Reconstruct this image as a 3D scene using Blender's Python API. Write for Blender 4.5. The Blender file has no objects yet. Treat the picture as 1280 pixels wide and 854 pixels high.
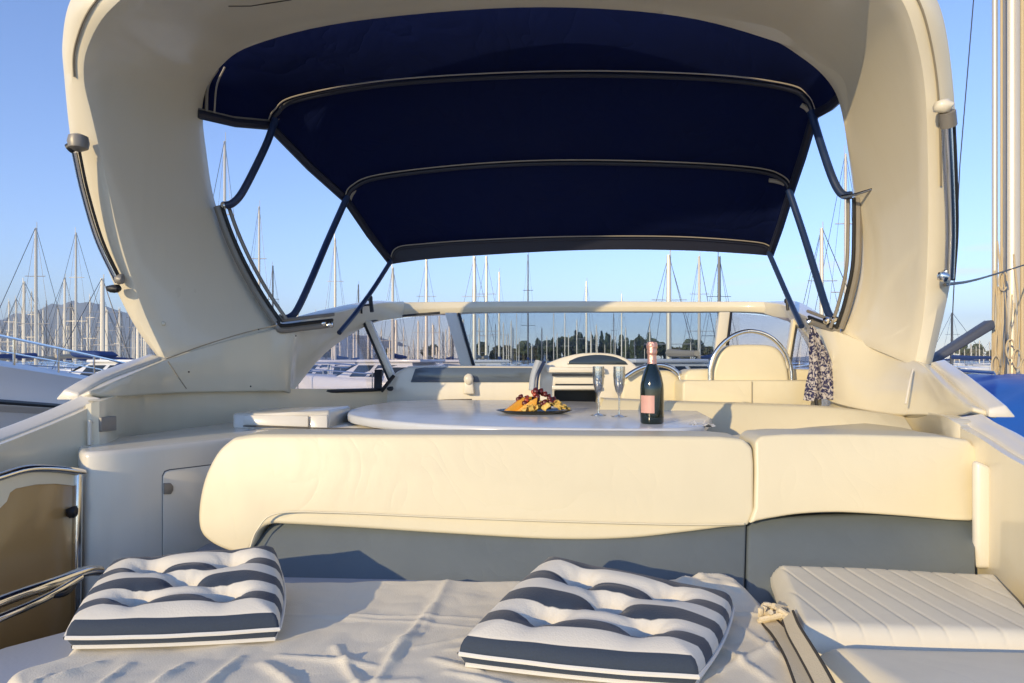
import bpy, bmesh, math, random
from mathutils import Vector, Matrix, noise
random.seed(7)
R = math.radians
SC = bpy.context.scene
COL = SC.collection
FPX, CX, HY, CZ = 853.0, 640.0, 452.0, 2.0      # focal length and horizon row of the photograph; camera height above the water
PSI = R(3.0)                                     # the yacht's axis is turned a little to the right of the view
UF = Vector((math.sin(PSI), math.cos(PSI), 0))   # yacht forward
US = Vector((math.cos(PSI), -math.sin(PSI), 0))  # yacht starboard
UP = Vector((0, 0, 1))

def ray(px, py): return Vector(((px-CX)/FPX, 1.0, (HY-py)/FPX))
def B(px, py, yb):            # point on the yacht's cross section at station yb
    d = ray(px, py); t = yb/d.dot(UF); p = d*t; p.z += CZ; return p
def H(px, py, z):             # point on a level at height z relative to eye level
    d = ray(px, py); t = z/d.z; p = d*t; p.z += CZ; return p
def F(px, py, Y):
    p = ray(px, py)*Y; p.z += CZ; return p

# ------------------------------------------------------------------ materials
def mat(name, col, rough=0.5, metal=0.0, bump=0.0, bscale=40.0, var=0.0, vscale=6.0, coat=0.0, spec=0.5, sheen=0.0):
    m = bpy.data.materials.new(name); m.use_nodes = True
    nt = m.node_tree; n = nt.nodes; L = nt.links; b = n['Principled BSDF']
    b.inputs['Base Color'].default_value = (*col, 1); b.inputs['Roughness'].default_value = rough
    b.inputs['Metallic'].default_value = metal; b.inputs['Coat Weight'].default_value = coat
    b.inputs['Coat Roughness'].default_value = 0.08; b.inputs['Specular IOR Level'].default_value = spec
    if sheen: b.inputs['Sheen Weight'].default_value = sheen
    if bump or var:
        tc = n.new('ShaderNodeTexCoord')
    if var:
        nz = n.new('ShaderNodeTexNoise'); nz.inputs['Scale'].default_value = vscale; nz.inputs['Detail'].default_value = 6
        L.new(tc.outputs['Object'], nz.inputs['Vector'])
        mx = n.new('ShaderNodeMix'); mx.data_type = 'RGBA'; mx.blend_type = 'MIX'
        mx.inputs[6].default_value = (*[c*(1-var) for c in col], 1)
        mx.inputs[7].default_value = (*[min(1, c*(1+var)) for c in col], 1)
        L.new(nz.outputs['Fac'], mx.inputs[0]); L.new(mx.outputs[2], b.inputs['Base Color'])
        mr = n.new('ShaderNodeMapRange'); mr.inputs['To Min'].default_value = max(0.02, rough*0.75); mr.inputs['To Max'].default_value = min(1, rough*1.25)
        L.new(nz.outputs['Fac'], mr.inputs['Value']); L.new(mr.outputs[0], b.inputs['Roughness'])
    if bump:
        bz = n.new('ShaderNodeTexNoise'); bz.inputs['Scale'].default_value = bscale; bz.inputs['Detail'].default_value = 4
        L.new(tc.outputs['Object'], bz.inputs['Vector'])
        bp = n.new('ShaderNodeBump'); bp.inputs['Strength'].default_value = bump; bp.inputs['Distance'].default_value = 0.01
        L.new(bz.outputs['Fac'], bp.inputs['Height']); L.new(bp.outputs['Normal'], b.inputs['Normal'])
    return m
def nodes(m): return m.node_tree.nodes, m.node_tree.links, m.node_tree.nodes['Principled BSDF']

M = {}
M['gel'] = mat('gelcoat cream', (.76, .68, .50), .24, coat=.5, var=.035, vscale=1.6, bump=.012, bscale=3)
M['gelwhite'] = mat('gelcoat white', (.76, .70, .58), .25, coat=.4, var=.03, vscale=3)
M['arch'] = mat('gelcoat arch', (.79, .71, .54), .30, coat=.4, var=.035, vscale=1.4, bump=.015, bscale=3)
M['table'] = mat('table laminate', (.60, .615, .635), .22, var=.03, vscale=8)
M['vinyl'] = mat('cream vinyl', (.70, .62, .43), .42, bump=.10, bscale=7, var=.03, vscale=3)
M['vinylwhite'] = mat('white vinyl', (.78, .71, .55), .42, bump=.06, bscale=14, var=.03, vscale=4)
M['greypanel'] = mat('slate vinyl', (.125, .145, .15), .5, bump=.08, bscale=18, var=.12, vscale=7)
M['sheet'] = mat('cotton sheet', (.77, .685, .52), .85, bump=.16, bscale=320, var=.05, vscale=5, sheen=.2)
M['pad'] = mat('pad cover', (.40, .43, .48), .7, bump=.05, bscale=100)  # the bluish shade over the sunpad is put into this base colour
M['navy'] = mat('navy canvas', (.0016, .0062, .046), .85, bump=.05, bscale=500, var=.12, vscale=3, spec=.15)
M['navytrim'] = mat('navy trim', (.010, .012, .028), .45, bump=.08, bscale=90)
M['strut'] = mat('blue sleeve', (.014, .03, .085), .38, var=.2, vscale=12)
M['steel'] = mat('stainless steel', (.72, .70, .66), .14, metal=1, var=.03, vscale=9)
M['dull'] = mat('aluminium profile', (.25, .225, .19), .4, metal=.15, var=.1, vscale=20)
M['rubber'] = mat('black rubber', (.012, .012, .013), .5, bump=.1, bscale=60)
M['brown'] = mat('smoked acrylic', (.46, .29, .12), .16, var=.1, vscale=2)
M['pale'] = mat('pale piping', (.34, .30, .25), .5)
M['stitch'] = mat('seam line', (.30, .25, .17), .7)  # brown line colour for the rim groove, joints and stitched seam
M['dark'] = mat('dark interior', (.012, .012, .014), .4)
M['smoke'] = mat('smoked panel', (.10, .125, .16), .12, var=.25, vscale=4)
M['strap'] = mat('webbing', (.70, .59, .40), .7, bump=.3, bscale=300)
M['strapedge'] = mat('webbing edge', (.05, .04, .03), .7)
M['teak'] = mat('cockpit sole', (.32, .22, .13), .6, var=.2, vscale=12)
M['mast'] = mat('mast alloy', (.62, .57, .48), .35, metal=.25, var=.06, vscale=.8)
M['mastdark'] = mat('dark mast', (.10, .11, .13), .4, metal=.3)
M['bhull'] = mat('boat hull white', (.72, .72, .72), .3, coat=.3, var=.04, vscale=.5)
M['bhullblue'] = mat('boat hull navy', (.02, .035, .09), .25, coat=.4)
M['bcover'] = mat('sail cover blue', (.02, .05, .17), .8, bump=.4, bscale=8)
M['bcover2'] = mat('sail cover beige', (.45, .38, .28), .8, bump=.4, bscale=8)
M['rig'] = mat('rigging wire', (.10, .10, .11), .4, metal=.5)
M['tarp'] = mat('blue tarpaulin', (.02, .12, .45), .42, bump=.5, bscale=5, var=.25, vscale=2.5)
M['greyhull'] = mat('grey hull', (.30, .36, .40), .35, var=.06, vscale=1)
M['boomshade'] = mat('grey boom', (.085, .09, .105), .5, var=.1, vscale=5)  # grey darkened so the colour carries the shade on the boom's near face
M['rope'] = mat('rope', (.60, .47, .27), .8, bump=.5, bscale=120)
M['mirror'] = mat('bottle glass', (.004, .010, .006), .06, coat=.6)
M['foil'] = mat('rose foil', (.80, .43, .33), .32, metal=.75, bump=.5, bscale=90)
M['label'] = mat('pink label', (.62, .34, .28), .5, var=.06, vscale=60)
M['plate'] = mat('black plate', (.012, .014, .012), .25)
M['cheese'] = mat('orange cheese', (.72, .33, .02), .4, var=.15, vscale=30, bump=.2, bscale=90)
M['crisp'] = mat('yellow crisps', (.70, .48, .13), .5, var=.25, vscale=50, bump=.3, bscale=120)
M['berry'] = mat('dark berries', (.09, .012, .012), .3, var=.4, vscale=40)
M['red'] = mat('red berries', (.35, .05, .025), .35, var=.3, vscale=40)
M['paper'] = mat('paper napkin', (.75, .72, .66), .8)
M['bark'] = mat('bark', (.10, .08, .06), .9)
M['seam'] = mat('panel gap', (.10, .09, .075), .8)

def leafmat(name, c):
    m = mat(name, c, .7, var=.45, vscale=.9); return m
M['leaf'] = leafmat('cypress leaves', (.10, .13, .065)); M['leaf2'] = leafmat('pine leaves', (.12, .14, .07)); M['leaf3'] = leafmat('olive leaves', (.16, .15, .08))
M['hill'] = mat('hill slopes', (.19, .19, .15), .95, var=.3, vscale=.006)
M['shore'] = mat('shore ground', (.16, .14, .10), .95, var=.3, vscale=.1)
M['building'] = mat('building render', (.52, .45, .36), .8, var=.08, vscale=.5)
M['rooftile'] = mat('roof tile', (.28, .12, .07), .8, var=.2, vscale=2)
M['window'] = mat('dark window', (.03, .04, .05), .1)
M['dock'] = mat('pontoon boards', (.32, .28, .23), .8, var=.2, vscale=3)

def weather(m, amt=.10, rough=.25):
    # faint rain streaks, chalking and fine scratches in old gelcoat
    n, L, b = nodes(m); tc = n.new('ShaderNodeTexCoord'); mp = n.new('ShaderNodeMapping'); mp.inputs['Scale'].default_value = (14, 14, 1.2)
    L.new(tc.outputs['Object'], mp.inputs[0]); nz = n.new('ShaderNodeTexNoise'); nz.inputs['Scale'].default_value = 1.0; nz.inputs['Detail'].default_value = 7; nz.inputs['Roughness'].default_value = .65
    L.new(mp.outputs[0], nz.inputs['Vector']); r_ = n.new('ShaderNodeMapRange'); r_.inputs['From Min'].default_value = .50; r_.inputs['From Max'].default_value = .78; r_.inputs['To Max'].default_value = amt
    L.new(nz.outputs['Fac'], r_.inputs['Value']); src = b.inputs['Base Color'].links[0].from_socket
    mx = n.new('ShaderNodeMix'); mx.data_type = 'RGBA'; mx.blend_type = 'MULTIPLY'; mx.inputs[7].default_value = (.52, .44, .33, 1)
    L.new(r_.outputs[0], mx.inputs[0]); L.new(src, mx.inputs[6]); L.new(mx.outputs[2], b.inputs['Base Color'])
    m2 = n.new('ShaderNodeMapping'); m2.inputs['Scale'].default_value = (90, 6, 40); m2.inputs['Rotation'].default_value = (.4, .7, .3); L.new(tc.outputs['Object'], m2.inputs[0])
    n2 = n.new('ShaderNodeTexNoise'); n2.inputs['Scale'].default_value = 1.0; n2.inputs['Detail'].default_value = 3; L.new(m2.outputs[0], n2.inputs['Vector'])
    r2 = n.new('ShaderNodeMapRange'); r2.inputs['From Min'].default_value = .35; r2.inputs['From Max'].default_value = .7; base = b.inputs['Roughness'].default_value; r2.inputs['To Min'].default_value = base-.04; r2.inputs['To Max'].default_value = base+rough
    L.new(n2.outputs['Fac'], r2.inputs['Value'])
    if rough > .03: L.new(r2.outputs[0], b.inputs['Roughness'])
def wrinkle(m, scale=3.0, strength=.35, grain=420, dist=.02):
    # soft creases and leather grain over the base bump
    n, L, b = nodes(m); tc = n.new('ShaderNodeTexCoord'); nz = n.new('ShaderNodeTexNoise'); nz.inputs['Scale'].default_value = scale; nz.inputs['Detail'].default_value = 3; nz.inputs['Distortion'].default_value = 1.4
    L.new(tc.outputs['Object'], nz.inputs['Vector'])
    a = n.new('ShaderNodeMath'); a.operation = 'SUBTRACT'; a.inputs[1].default_value = .5; L.new(nz.outputs['Fac'], a.inputs[0])
    c = n.new('ShaderNodeMath'); c.operation = 'ABSOLUTE'; L.new(a.outputs[0], c.inputs[0])
    p = n.new('ShaderNodeMath'); p.operation = 'POWER'; p.inputs[1].default_value = .6; L.new(c.outputs[0], p.inputs[0])
    bp = n.new('ShaderNodeBump'); bp.inputs['Strength'].default_value = strength; bp.inputs['Distance'].default_value = dist; L.new(p.outputs[0], bp.inputs['Height'])
    g = n.new('ShaderNodeTexVoronoi'); g.inputs['Scale'].default_value = grain; L.new(tc.outputs['Object'], g.inputs['Vector'])
    b2 = n.new('ShaderNodeBump'); b2.inputs['Strength'].default_value = .05; b2.inputs['Distance'].default_value = .0015; L.new(g.outputs['Distance'], b2.inputs['Height']); L.new(bp.outputs['Normal'], b2.inputs['Normal'])
    if b.inputs['Normal'].links: L.new(b.inputs['Normal'].links[0].from_socket, bp.inputs['Normal'])
    L.new(b2.outputs['Normal'], b.inputs['Normal'])
for k_ in ('gel', 'arch', 'gelwhite'): weather(M[k_], .06, .02)
weather(M['vinyl'], .04, .0); weather(M['vinylwhite'], .05, .0); weather(M['greypanel'], .10, .0)
wrinkle(M['vinyl'], 2.3, .11); wrinkle(M['vinylwhite'], 3, .08); wrinkle(M['navy'], 2.2, .35, 700, .03); wrinkle(M['greypanel'], 3, .10)
def glassmat(name, tint, fac, rough=0.03, refl=.3):
    m = bpy.data.materials.new(name); m.use_nodes = True
    n = m.node_tree.nodes; L = m.node_tree.links; n.remove(n['Principled BSDF'])
    tr = n.new('ShaderNodeBsdfTransparent'); tr.inputs[0].default_value = (*tint, 1)
    gl = n.new('ShaderNodeBsdfGlossy'); gl.inputs['Roughness'].default_value = rough
    fr = n.new('ShaderNodeFresnel'); fr.inputs['IOR'].default_value = 1.45
    mm = n.new('ShaderNodeMath'); mm.operation = 'MULTIPLY_ADD'; mm.inputs[1].default_value = refl; mm.inputs[2].default_value = fac
    L.new(fr.outputs[0], mm.inputs[0])
    mix = n.new('ShaderNodeMixShader'); L.new(mm.outputs[0], mix.inputs[0]); L.new(tr.outputs[0], mix.inputs[1]); L.new(gl.outputs[0], mix.inputs[2])
    L.new(mix.outputs[0], n['Material Output'].inputs['Surface']); return m
M['glass'] = glassmat('windscreen glass', (.73, .78, .83), .01)
M['sideglass'] = glassmat('side glass', (.83, .81, .84), .01, .03, .12)
M['flute'] = glassmat('flute glass', (.80, .82, .84), .30)

# striped cushion cloth: the stripes follow a woven coordinate stored on the mesh
m = mat('striped canvas', (.75, .71, .62), .8, bump=.15, bscale=260, sheen=.15); M['stripe'] = m
n, L, b = nodes(m)
at = n.new('ShaderNodeAttribute'); at.attribute_name = 'weave'
ml = n.new('ShaderNodeMath'); ml.operation = 'MULTIPLY'; ml.inputs[1].default_value = 1.0
fr = n.new('ShaderNodeMath'); fr.operation = 'FRACT'; L.new(at.outputs['Fac'], fr.inputs[0])
rp = n.new('ShaderNodeValToRGB'); rp.color_ramp.interpolation = 'LINEAR'
e = rp.color_ramp.elements; e[0].position = .0; e[0].color = (.027, .041, .066, 1); e[1].position = .47; e[1].color = (.027, .041, .066, 1)
x = e.new(.50); x.color = (.75, .69, .57, 1); x = e.new(.975); x.color = (.75, .69, .57, 1); x = e.new(1.0); x.color = (.027, .041, .066, 1)
L.new(fr.outputs[0], rp.inputs[0]); L.new(rp.outputs[0], b.inputs['Base Color'])

# patterned scarf
m = mat('printed scarf', (.6, .55, .5), .8); M['scarf'] = m
n, L, b = nodes(m)
tc = n.new('ShaderNodeTexCoord'); nz = n.new('ShaderNodeTexNoise'); nz.inputs['Scale'].default_value = 42; nz.inputs['Distortion'].default_value = 2.0; nz.inputs['Detail'].default_value = 3
L.new(tc.outputs['Object'], nz.inputs['Vector'])
rp = n.new('ShaderNodeValToRGB'); e = rp.color_ramp.elements; e[0].position = .46; e[0].color = (.018, .018, .07, 1); e[1].position = .55; e[1].color = (.46, .42, .40, 1)
L.new(nz.outputs['Fac'], rp.inputs[0]); L.new(rp.outputs[0], b.inputs['Base Color'])

# water
m = mat('harbour water', (.012, .03, .045), .07, spec=.5); M['water'] = m
n, L, b = nodes(m)
tc = n.new('ShaderNodeTexCoord'); nz = n.new('ShaderNodeTexNoise'); nz.inputs['Scale'].default_value = 1.6; nz.inputs['Detail'].default_value = 5
mp = n.new('ShaderNodeMapping'); mp.inputs['Scale'].default_value = (.6, 1.6, 1); L.new(tc.outputs['Object'], mp.inputs[0]); L.new(mp.outputs[0], nz.inputs['Vector'])
bp = n.new('ShaderNodeBump'); bp.inputs['Strength'].default_value = .35; bp.inputs['Distance'].default_value = .12
L.new(nz.outputs['Fac'], bp.inputs['Height']); L.new(bp.outputs['Normal'], b.inputs['Normal'])

# ------------------------------------------------------------------ helpers
def tag(o, label=None, cat=None, group=None, kind=None):
    if label: o['label'] = label
    if cat: o['category'] = cat
    if group: o['group'] = group
    if kind: o['kind'] = kind
    return o
def empty(name, loc, rz=0.0):
    o = bpy.data.objects.new(name, None); COL.objects.link(o); o.location = loc; o.rotation_euler = (0, 0, rz); o.empty_display_size = .1
    return o
def link(name, me, material, parent=None, sharp=40, local=False):
    """links mesh data given in world coordinates (or in the parent's own when local)"""
    o = bpy.data.objects.new(name, me); COL.objects.link(o)
    for mm in (material if isinstance(material, (list, tuple)) else [material]):
        if mm: me.materials.append(mm)
    me.polygons.foreach_set('use_smooth', [True]*len(me.polygons))
    if sharp: me.set_sharp_from_angle(angle=R(sharp))
    if not local:                      # put the origin at the middle of the shape
        vs = [v.co for v in me.vertices]
        c = Vector([(min(v[i] for v in vs)+max(v[i] for v in vs))/2 for i in range(3)])
        me.transform(Matrix.Translation(-c))
        if parent:
            wm = world(parent); o.parent = parent
            o.matrix_parent_inverse = Matrix(); il = wm.inverted() @ Matrix.Translation(c); o.matrix_basis = il
        else: o.location = c
    elif parent: o.parent = parent
    return o
def world(o):
    m_ = o.matrix_basis.copy()
    if o.parent: m_ = world(o.parent) @ m_
    return m_
def fin(bm, name, material, parent=None, bevel=0, seg=4, solid=0, offset=-1, subd=0, sharp=40, local=False, normals=True):
    if normals: bmesh.ops.recalc_face_normals(bm, faces=bm.faces)
    me = bpy.data.meshes.new(name); bm.to_mesh(me); bm.free()
    if bevel or solid or subd:
        t = bpy.data.objects.new('tmp', me); COL.objects.link(t)
        if solid: s = t.modifiers.new('s', 'SOLIDIFY'); s.thickness = solid; s.offset = offset; s.use_even_offset = False
        if bevel:
            b_ = t.modifiers.new('b', 'BEVEL'); b_.width = bevel; b_.segments = seg; b_.limit_method = 'ANGLE'; b_.angle_limit = R(32); b_.use_clamp_overlap = True
        if subd: s = t.modifiers.new('d', 'SUBSURF'); s.levels = subd; s.render_levels = subd
        dg = bpy.context.evaluated_depsgraph_get()
        me2 = bpy.data.meshes.new_from_object(t.evaluated_get(dg)); bpy.data.objects.remove(t); bpy.data.meshes.remove(me)
        me = me2; me.name = name; me.materials.clear()
    return link(name, me, material, parent, sharp, local)
def cr(pts, n, closed=False):
    """Catmull-Rom through points (tuples or vectors)"""
    P = [Vector(p) for p in pts]; N = len(P); out = []
    segs = N if closed else N-1
    for k in range(n):
        t = k/(n if closed else n-1)*segs; i = min(int(t), segs-1); u = t-i
        g = (lambda j: P[j % N]) if closed else (lambda j: P[max(0, min(N-1, j))])
        p0, p1, p2, p3 = g(i-1), g(i), g(i+1), g(i+2)
        if not closed and i == 0: p0 = 2*p1-p2
        if not closed and i == segs-1: p3 = 2*p2-p1
        out.append(.5*((2*p1)+(p2-p0)*u+(2*p0-5*p1+4*p2-p3)*u*u+(3*p1-p0-3*p2+p3)*u**3))
    return out
def px3(pts, n=None):
    if n: pts = [tuple(v) for v in cr(pts, n)]
    return [B(*p) for p in pts]
def px2(pts, yb, n=None, closed=False):
    if n: pts = [tuple(v) for v in cr([(a, b_, 0) for a, b_ in pts], n, closed)]
    return [B(p[0], p[1], yb) for p in pts]
def bm_slab(outline, vec, bm=None):
    bm = bm or bmesh.new(); vec = Vector(vec)
    a = [bm.verts.new(p) for p in outline]; c = [bm.verts.new(Vector(p)+vec) for p in outline]; k = len(a)
    bm.faces.new(a); bm.faces.new(c[::-1])
    for i in range(k): bm.faces.new((a[i], c[i], c[(i+1) % k], a[(i+1) % k]))
    return bm
def slab(name, outline, vec, material, parent=None, bevel=.006, seg=3, **k):
    return fin(bm_slab(outline, vec), name, material, parent, bevel, seg, **k)
def bm_loft(rows, closed=False, ring=False, bm=None):
    bm = bm or bmesh.new(); V = [[bm.verts.new(p) for p in r] for r in rows]
    nr = len(V)
    for i in range(nr if ring else nr-1):
        a, c = V[i], V[(i+1) % nr]; k = len(a)
        for j in range(k if closed else k-1): bm.faces.new((a[j], a[(j+1) % k], c[(j+1) % k], c[j]))
    return bm, V
def loft(name, rows, material, parent=None, solid=0, offset=-1, bevel=0, **k):
    bm, _ = bm_loft(rows); return fin(bm, name, material, parent, bevel, 3, solid, offset, **k)
def bm_tube(pts, r, bm=None, seg=10, caps=True, taper=None):
    bm = bm or bmesh.new(); P = [Vector(p) for p in pts]; rows = []; prev = None
    for i, p in enumerate(P):
        d = (P[min(i+1, len(P)-1)]-P[max(i-1, 0)]).normalized()
        if prev is None:
            a = d.orthogonal().normalized()
        else:
            a = (prev-d*prev.dot(d))
            a = a.normalized() if a.length > 1e-6 else d.orthogonal().normalized()
        prev = a; c = d.cross(a); rr = r if taper is None else r+(taper-r)*i/(len(P)-1)
        rows.append([bm.verts.new(p+(a*math.cos(q)+c*math.sin(q))*rr) for q in [2*math.pi*j/seg for j in range(seg)]])
    for i in range(len(rows)-1):
        for j in range(seg): bm.faces.new((rows[i][j], rows[i][(j+1) % seg], rows[i+1][(j+1) % seg], rows[i+1][j]))
    if caps: bm.faces.new(rows[0][::-1]); bm.faces.new(rows[-1])
    return bm
def tube(name, pts, r, material, parent=None, seg=10, taper=None, **k):
    return fin(bm_tube(pts, r, None, seg, True, taper), name, material, parent, **k)
def bm_box(c, s, bm=None, rot=None):
    bm = bm or bmesh.new(); mtx = Matrix.Translation(c) @ (rot or Matrix()) @ Matrix.Diagonal((*s, 1))
    bmesh.ops.create_cube(bm, size=1, matrix=mtx); return bm
def bm_lathe(prof, c, seg=32, bm=None):
    bm = bm or bmesh.new(); rows = []
    for r, z in prof:
        rows.append([bm.verts.new((c[0]+r*math.cos(q), c[1]+r*math.sin(q), c[2]+z)) for q in [2*math.pi*j/seg for j in range(seg)]])
    for i in range(len(rows)-1):
        for j in range(seg): bm.faces.new((rows[i][j], rows[i][(j+1) % seg], rows[i+1][(j+1) % seg], rows[i+1][j]))
    bm.faces.new(rows[0][::-1]); bm.faces.new(rows[-1]); return bm
def bm_blob(c, r, bm=None, sub=2, rough=.25, s=(1, 1, 1), seed=0):
    bm = bm or bmesh.new(); k = bmesh.ops.create_icosphere(bm, subdivisions=sub, radius=1)
    for v in k['verts']:
        q = 1+rough*noise.noise(v.co*1.7+Vector((seed*3.1, seed*1.7, 0)))
        v.co = Vector(c)+Vector((v.co.x*s[0], v.co.y*s[1], v.co.z*s[2]))*r*q
    return bm
def copy_tree(o, parent=None):
    c = o.copy(); COL.objects.link(c)
    if parent: c.parent = parent
    for ch in list(o.children): copy_tree(ch, c)
    return c

# ------------------------------------------------------------------ setting: water, shore, hills
def plane(name, x0, x1, y0, y1, z, material, kind='structure', nx=1, ny=1):
    bm = bmesh.new()
    rows = [[(x0+(x1-x0)*i/nx, y0+(y1-y0)*j/ny, z) for i in range(nx+1)] for j in range(ny+1)]
    bm, _ = bm_loft(rows, bm=bm); o = fin(bm, name, material); o['kind'] = kind; return o
plane('water', -5200, 5200, -400, 5600, 0, M['water'])
bm = bmesh.new()
rows = []
for j, (y, z) in enumerate([(215, -.5), (219, .9), (260, 1.4), (700, 2.0)]):
    rows.append([(x*20, y+6*noise.noise((x*.3, j*5, 0)), z) for x in range(-40, 41)])
bm, _ = bm_loft(rows, bm=bm); o = fin(bm, 'shore', M['shore']); o['kind'] = 'structure'
def hills(x0, x1, y0, depth, hf, seed):
    rows = []; N = 90
    for j in range(14):
        v = j/13; r = []
        for i in range(N+1):
            u = i/N; x = x0+(x1-x0)*u
            h = hf(u)*math.sin(min(1, v*1.15)*math.pi*.5)
            h *= 1+.35*noise.fractal((u*9+seed, v*3, seed), 1, 2, 5)
            r.append((x, y0+depth*v, -2+h))
        rows.append(r)
    bm, _ = bm_loft(rows); o = fin(bm, 'hills', M['hill'], sharp=0); o['kind'] = 'structure'
def pk(u, c, w): return math.exp(-((u-c)/w)**2)
hills(-3300, -600, 3000, 900, lambda u: 60+235*pk(u, .36, .22)+130*pk(u, .68, .17)+60*pk(u, .9, .12), 3)
hills(-900, 3200, 4200, 900, lambda u: 18+30*pk(u, .25, .12)+26*pk(u, .8, .12), 8)

# trees on the far shore
def make_tree(kind):
    root = empty('tree', (0, 0, 0)); bm = bmesh.new()
    h = {'cypress': 7.0, 'pine': 6.5, 'olive': 4.6}[kind]
    tb = bm_tube([(0, 0, -.2), (.1, 0, h*.3), (0, .05, h*.62)], .2, None, 7, True, .06)
    if kind != 'cypress':
        for a in range(5): bm_tube([(0, 0, h*.32), (math.cos(a*1.3)*.7, math.sin(a*1.3)*.7, h*.55)], .09, tb, 5, True, .03)
    fin(tb, 'trunk', M['bark'], root, local=True)
    for k in range(420):
        if kind == 'cypress':
            t = random.random()**.8; z = h*(.08+.92*t); rad = .95*(1-t)**.7*(.55+.45*random.random())+.05
        elif kind == 'pine':
            z = h*(.45+.55*random.random()); rad = 2.1*math.sqrt(max(0, 1-((z/h-.68)/.34)**2))*random.random()**.4
        else:
            z = h*(.3+.7*random.random()); rad = 1.9*math.sqrt(max(0, 1-((z/h-.62)/.4)**2))*random.random()**.4
        a = random.random()*6.283; rad *= 1+.3*noise.noise((a, z*.8, len(kind)))
        c = Vector((rad*math.cos(a), rad*math.sin(a), z)); s = .16+.28*random.random()
        d1 = Vector((random.gauss(0, 1), random.gauss(0, 1), random.gauss(0, 1)+(1.2 if kind == 'cypress' else 0))).normalized(); d2 = d1.orthogonal().normalized()
        v = [bm.verts.new(c+d1*s*1.4), bm.verts.new(c+d2*s), bm.verts.new(c-d1*s), bm.verts.new(c-d2*s)]
        bm.faces.new(v)
    fin(bm, 'crown', M[{'cypress': 'leaf', 'pine': 'leaf2', 'olive': 'leaf3'}[kind]], root, local=True, sharp=0, normals=False)
    return root
protos = {k: make_tree(k) for k in ('cypress', 'pine', 'olive')}
TL = {'cypress': 'dark slender cypress in the tree line across the harbour', 'pine': 'round green pine in the tree line across the harbour', 'olive': 'low olive coloured tree in the line across the harbour'}
used = set()
for k in range(112):
    if k < 64: px = 664+random.random()*152; Y = 222+random.random()*30; kd = 'cypress' if random.random() < .72 else 'pine'; s = .95+.45*random.random()
    elif k < 84: px = 595+random.random()*80; Y = 224+random.random()*25; kd = random.choice(('pine', 'olive', 'olive')); s = .8+.4*random.random()
    elif k < 100: px = 815+random.random()*75; Y = 224+random.random()*25; kd = random.choice(('pine', 'olive')); s = .9+.4*random.random()
    else: px = random.choice((400+random.random()*190, 1190+random.random()*60)); Y = 224+random.random()*25; kd = random.choice(('pine', 'olive')); s = .7+.5*random.random()
    o = protos[kd] if kd not in used else copy_tree(protos[kd]); used.add(kd)
    p = F(px, 452, Y); o.location = (p.x, Y, 1.0); o.rotation_euler.z = random.random()*6; o.scale = (s, s, s*(.9+.3*random.random()))
    tag(o, TL[kd], 'tree', {'cypress': 'cypresses on the far shore', 'pine': 'pines on the far shore', 'olive': 'olive trees on the far shore'}[kd])
for kd in protos:
    if kd not in used: bpy.data.objects.remove(protos[kd])

# ------------------------------------------------------------------ moored sailing boats
def make_sailboat(hullm, coverm, dark=False):
    root = empty('sailboat', (0, 0, 0))
    rows = []
    for i in range(13):
        t = i/12; y = -5+10*t; w = 1.55*(1-max(0, (t-.45)/.55)**2.2)*(.78+.22*min(1, t/.35))+.02
        sh = 1.05+.35*t*t
        rows.append([(-w, y, sh), (-w*.97, y, .55), (-w*.72, y, -.1), (0, y, -.35), (w*.72, y, -.1), (w*.97, y, .55), (w, y, sh)])
    bm, V = bm_loft(rows)
    bm.faces.new(V[0])
    for i in range(12): bm.faces.new((V[i][0], V[i][-1], V[i+1][-1], V[i+1][0]))
    fin(bm, 'hull', hullm, root, local=True, sharp=50)
    out = [(-1.0, -2.2, 1.15), (1.0, -2.2, 1.15), (.95, .6, 1.2), (.55, 2.6, 1.3), (-.55, 2.6, 1.3), (-.95, .6, 1.2)]
    cab = slab('cabin', out, (0, 0, .42), M['bhull'], root, .1, 3, local=True)
    wb = bmesh.new()
    for s in (-1, 1):
        for y in (-1.2, .1): bm_box((s*.985, y, 1.42), (.04, .85, .16), wb)
    w_ = fin(wb, 'cabin_window', M['window'], cab, local=True)
    mm = M['mastdark'] if dark else M['mast']
    mb = bm_tube([(0, .7, 0), (0, .7, .6), (0, .7, .985)], .105, None, 8, True, .075)
    bm_tube([(.05, .7, .98), (.05, .7, 1.02)], .018, mb, 5)
    mast = fin(mb, 'mast', mm, root, local=True)
    for f, w in ((.42, .85), (.70, .6)):
        sb = bm_tube([(-w, .62, f), (0, .72, f), (w, .62, f)], .03, None, 5)
        for v in sb.verts: v.co.z = f+(v.co.z-f)/14
        fin(sb, 'spreader', mm, mast, local=True)
    rb = bmesh.new()
    for a, c in (((0, 4.85, .08), (0, .8, .97)), ((0, -4.9, .07), (0, .62, .98)), ((-1.4, .5, .06), (-.85, .62, .42)), ((1.4, .5, .06), (.85, .62, .42)), ((-.85, .62, .42), (-.05, .7, .95)), ((.85, .62, .42), (.05, .7, .95))):
        bm_tube([a, c], .006, rb, 4)
    fin(rb, 'rigging', M['rig'], mast, local=True)
    bb = bm_tube([(0, .6, 2.35), (0, -1.5, 2.3), (0, -3.6, 2.28)], .17, None, 8, True, .10)
    fin(bb, 'boom', coverm, root, local=True)
    gb = bmesh.new()
    for s in (-1, 1):
        bm_tube([(s*1.2, -4.9, 1.75), (s*1.5, -2, 1.75), (s*1.5, 1, 1.85), (s*.8, 3.8, 2.0), (0, 5, 2.1)], .018, gb, 5)
        for (x_, y_, z_) in ((1.2, -4.8, 1.05), (1.5, -2, 1.1), (1.5, 1, 1.15), (.8, 3.8, 1.3)): bm_tube([(s*x_, y_, z_), (s*x_, y_, z_+.72)], .016, gb, 5)
    fin(gb, 'guard_rail', M['steel'], root, local=True)
    return root
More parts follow.
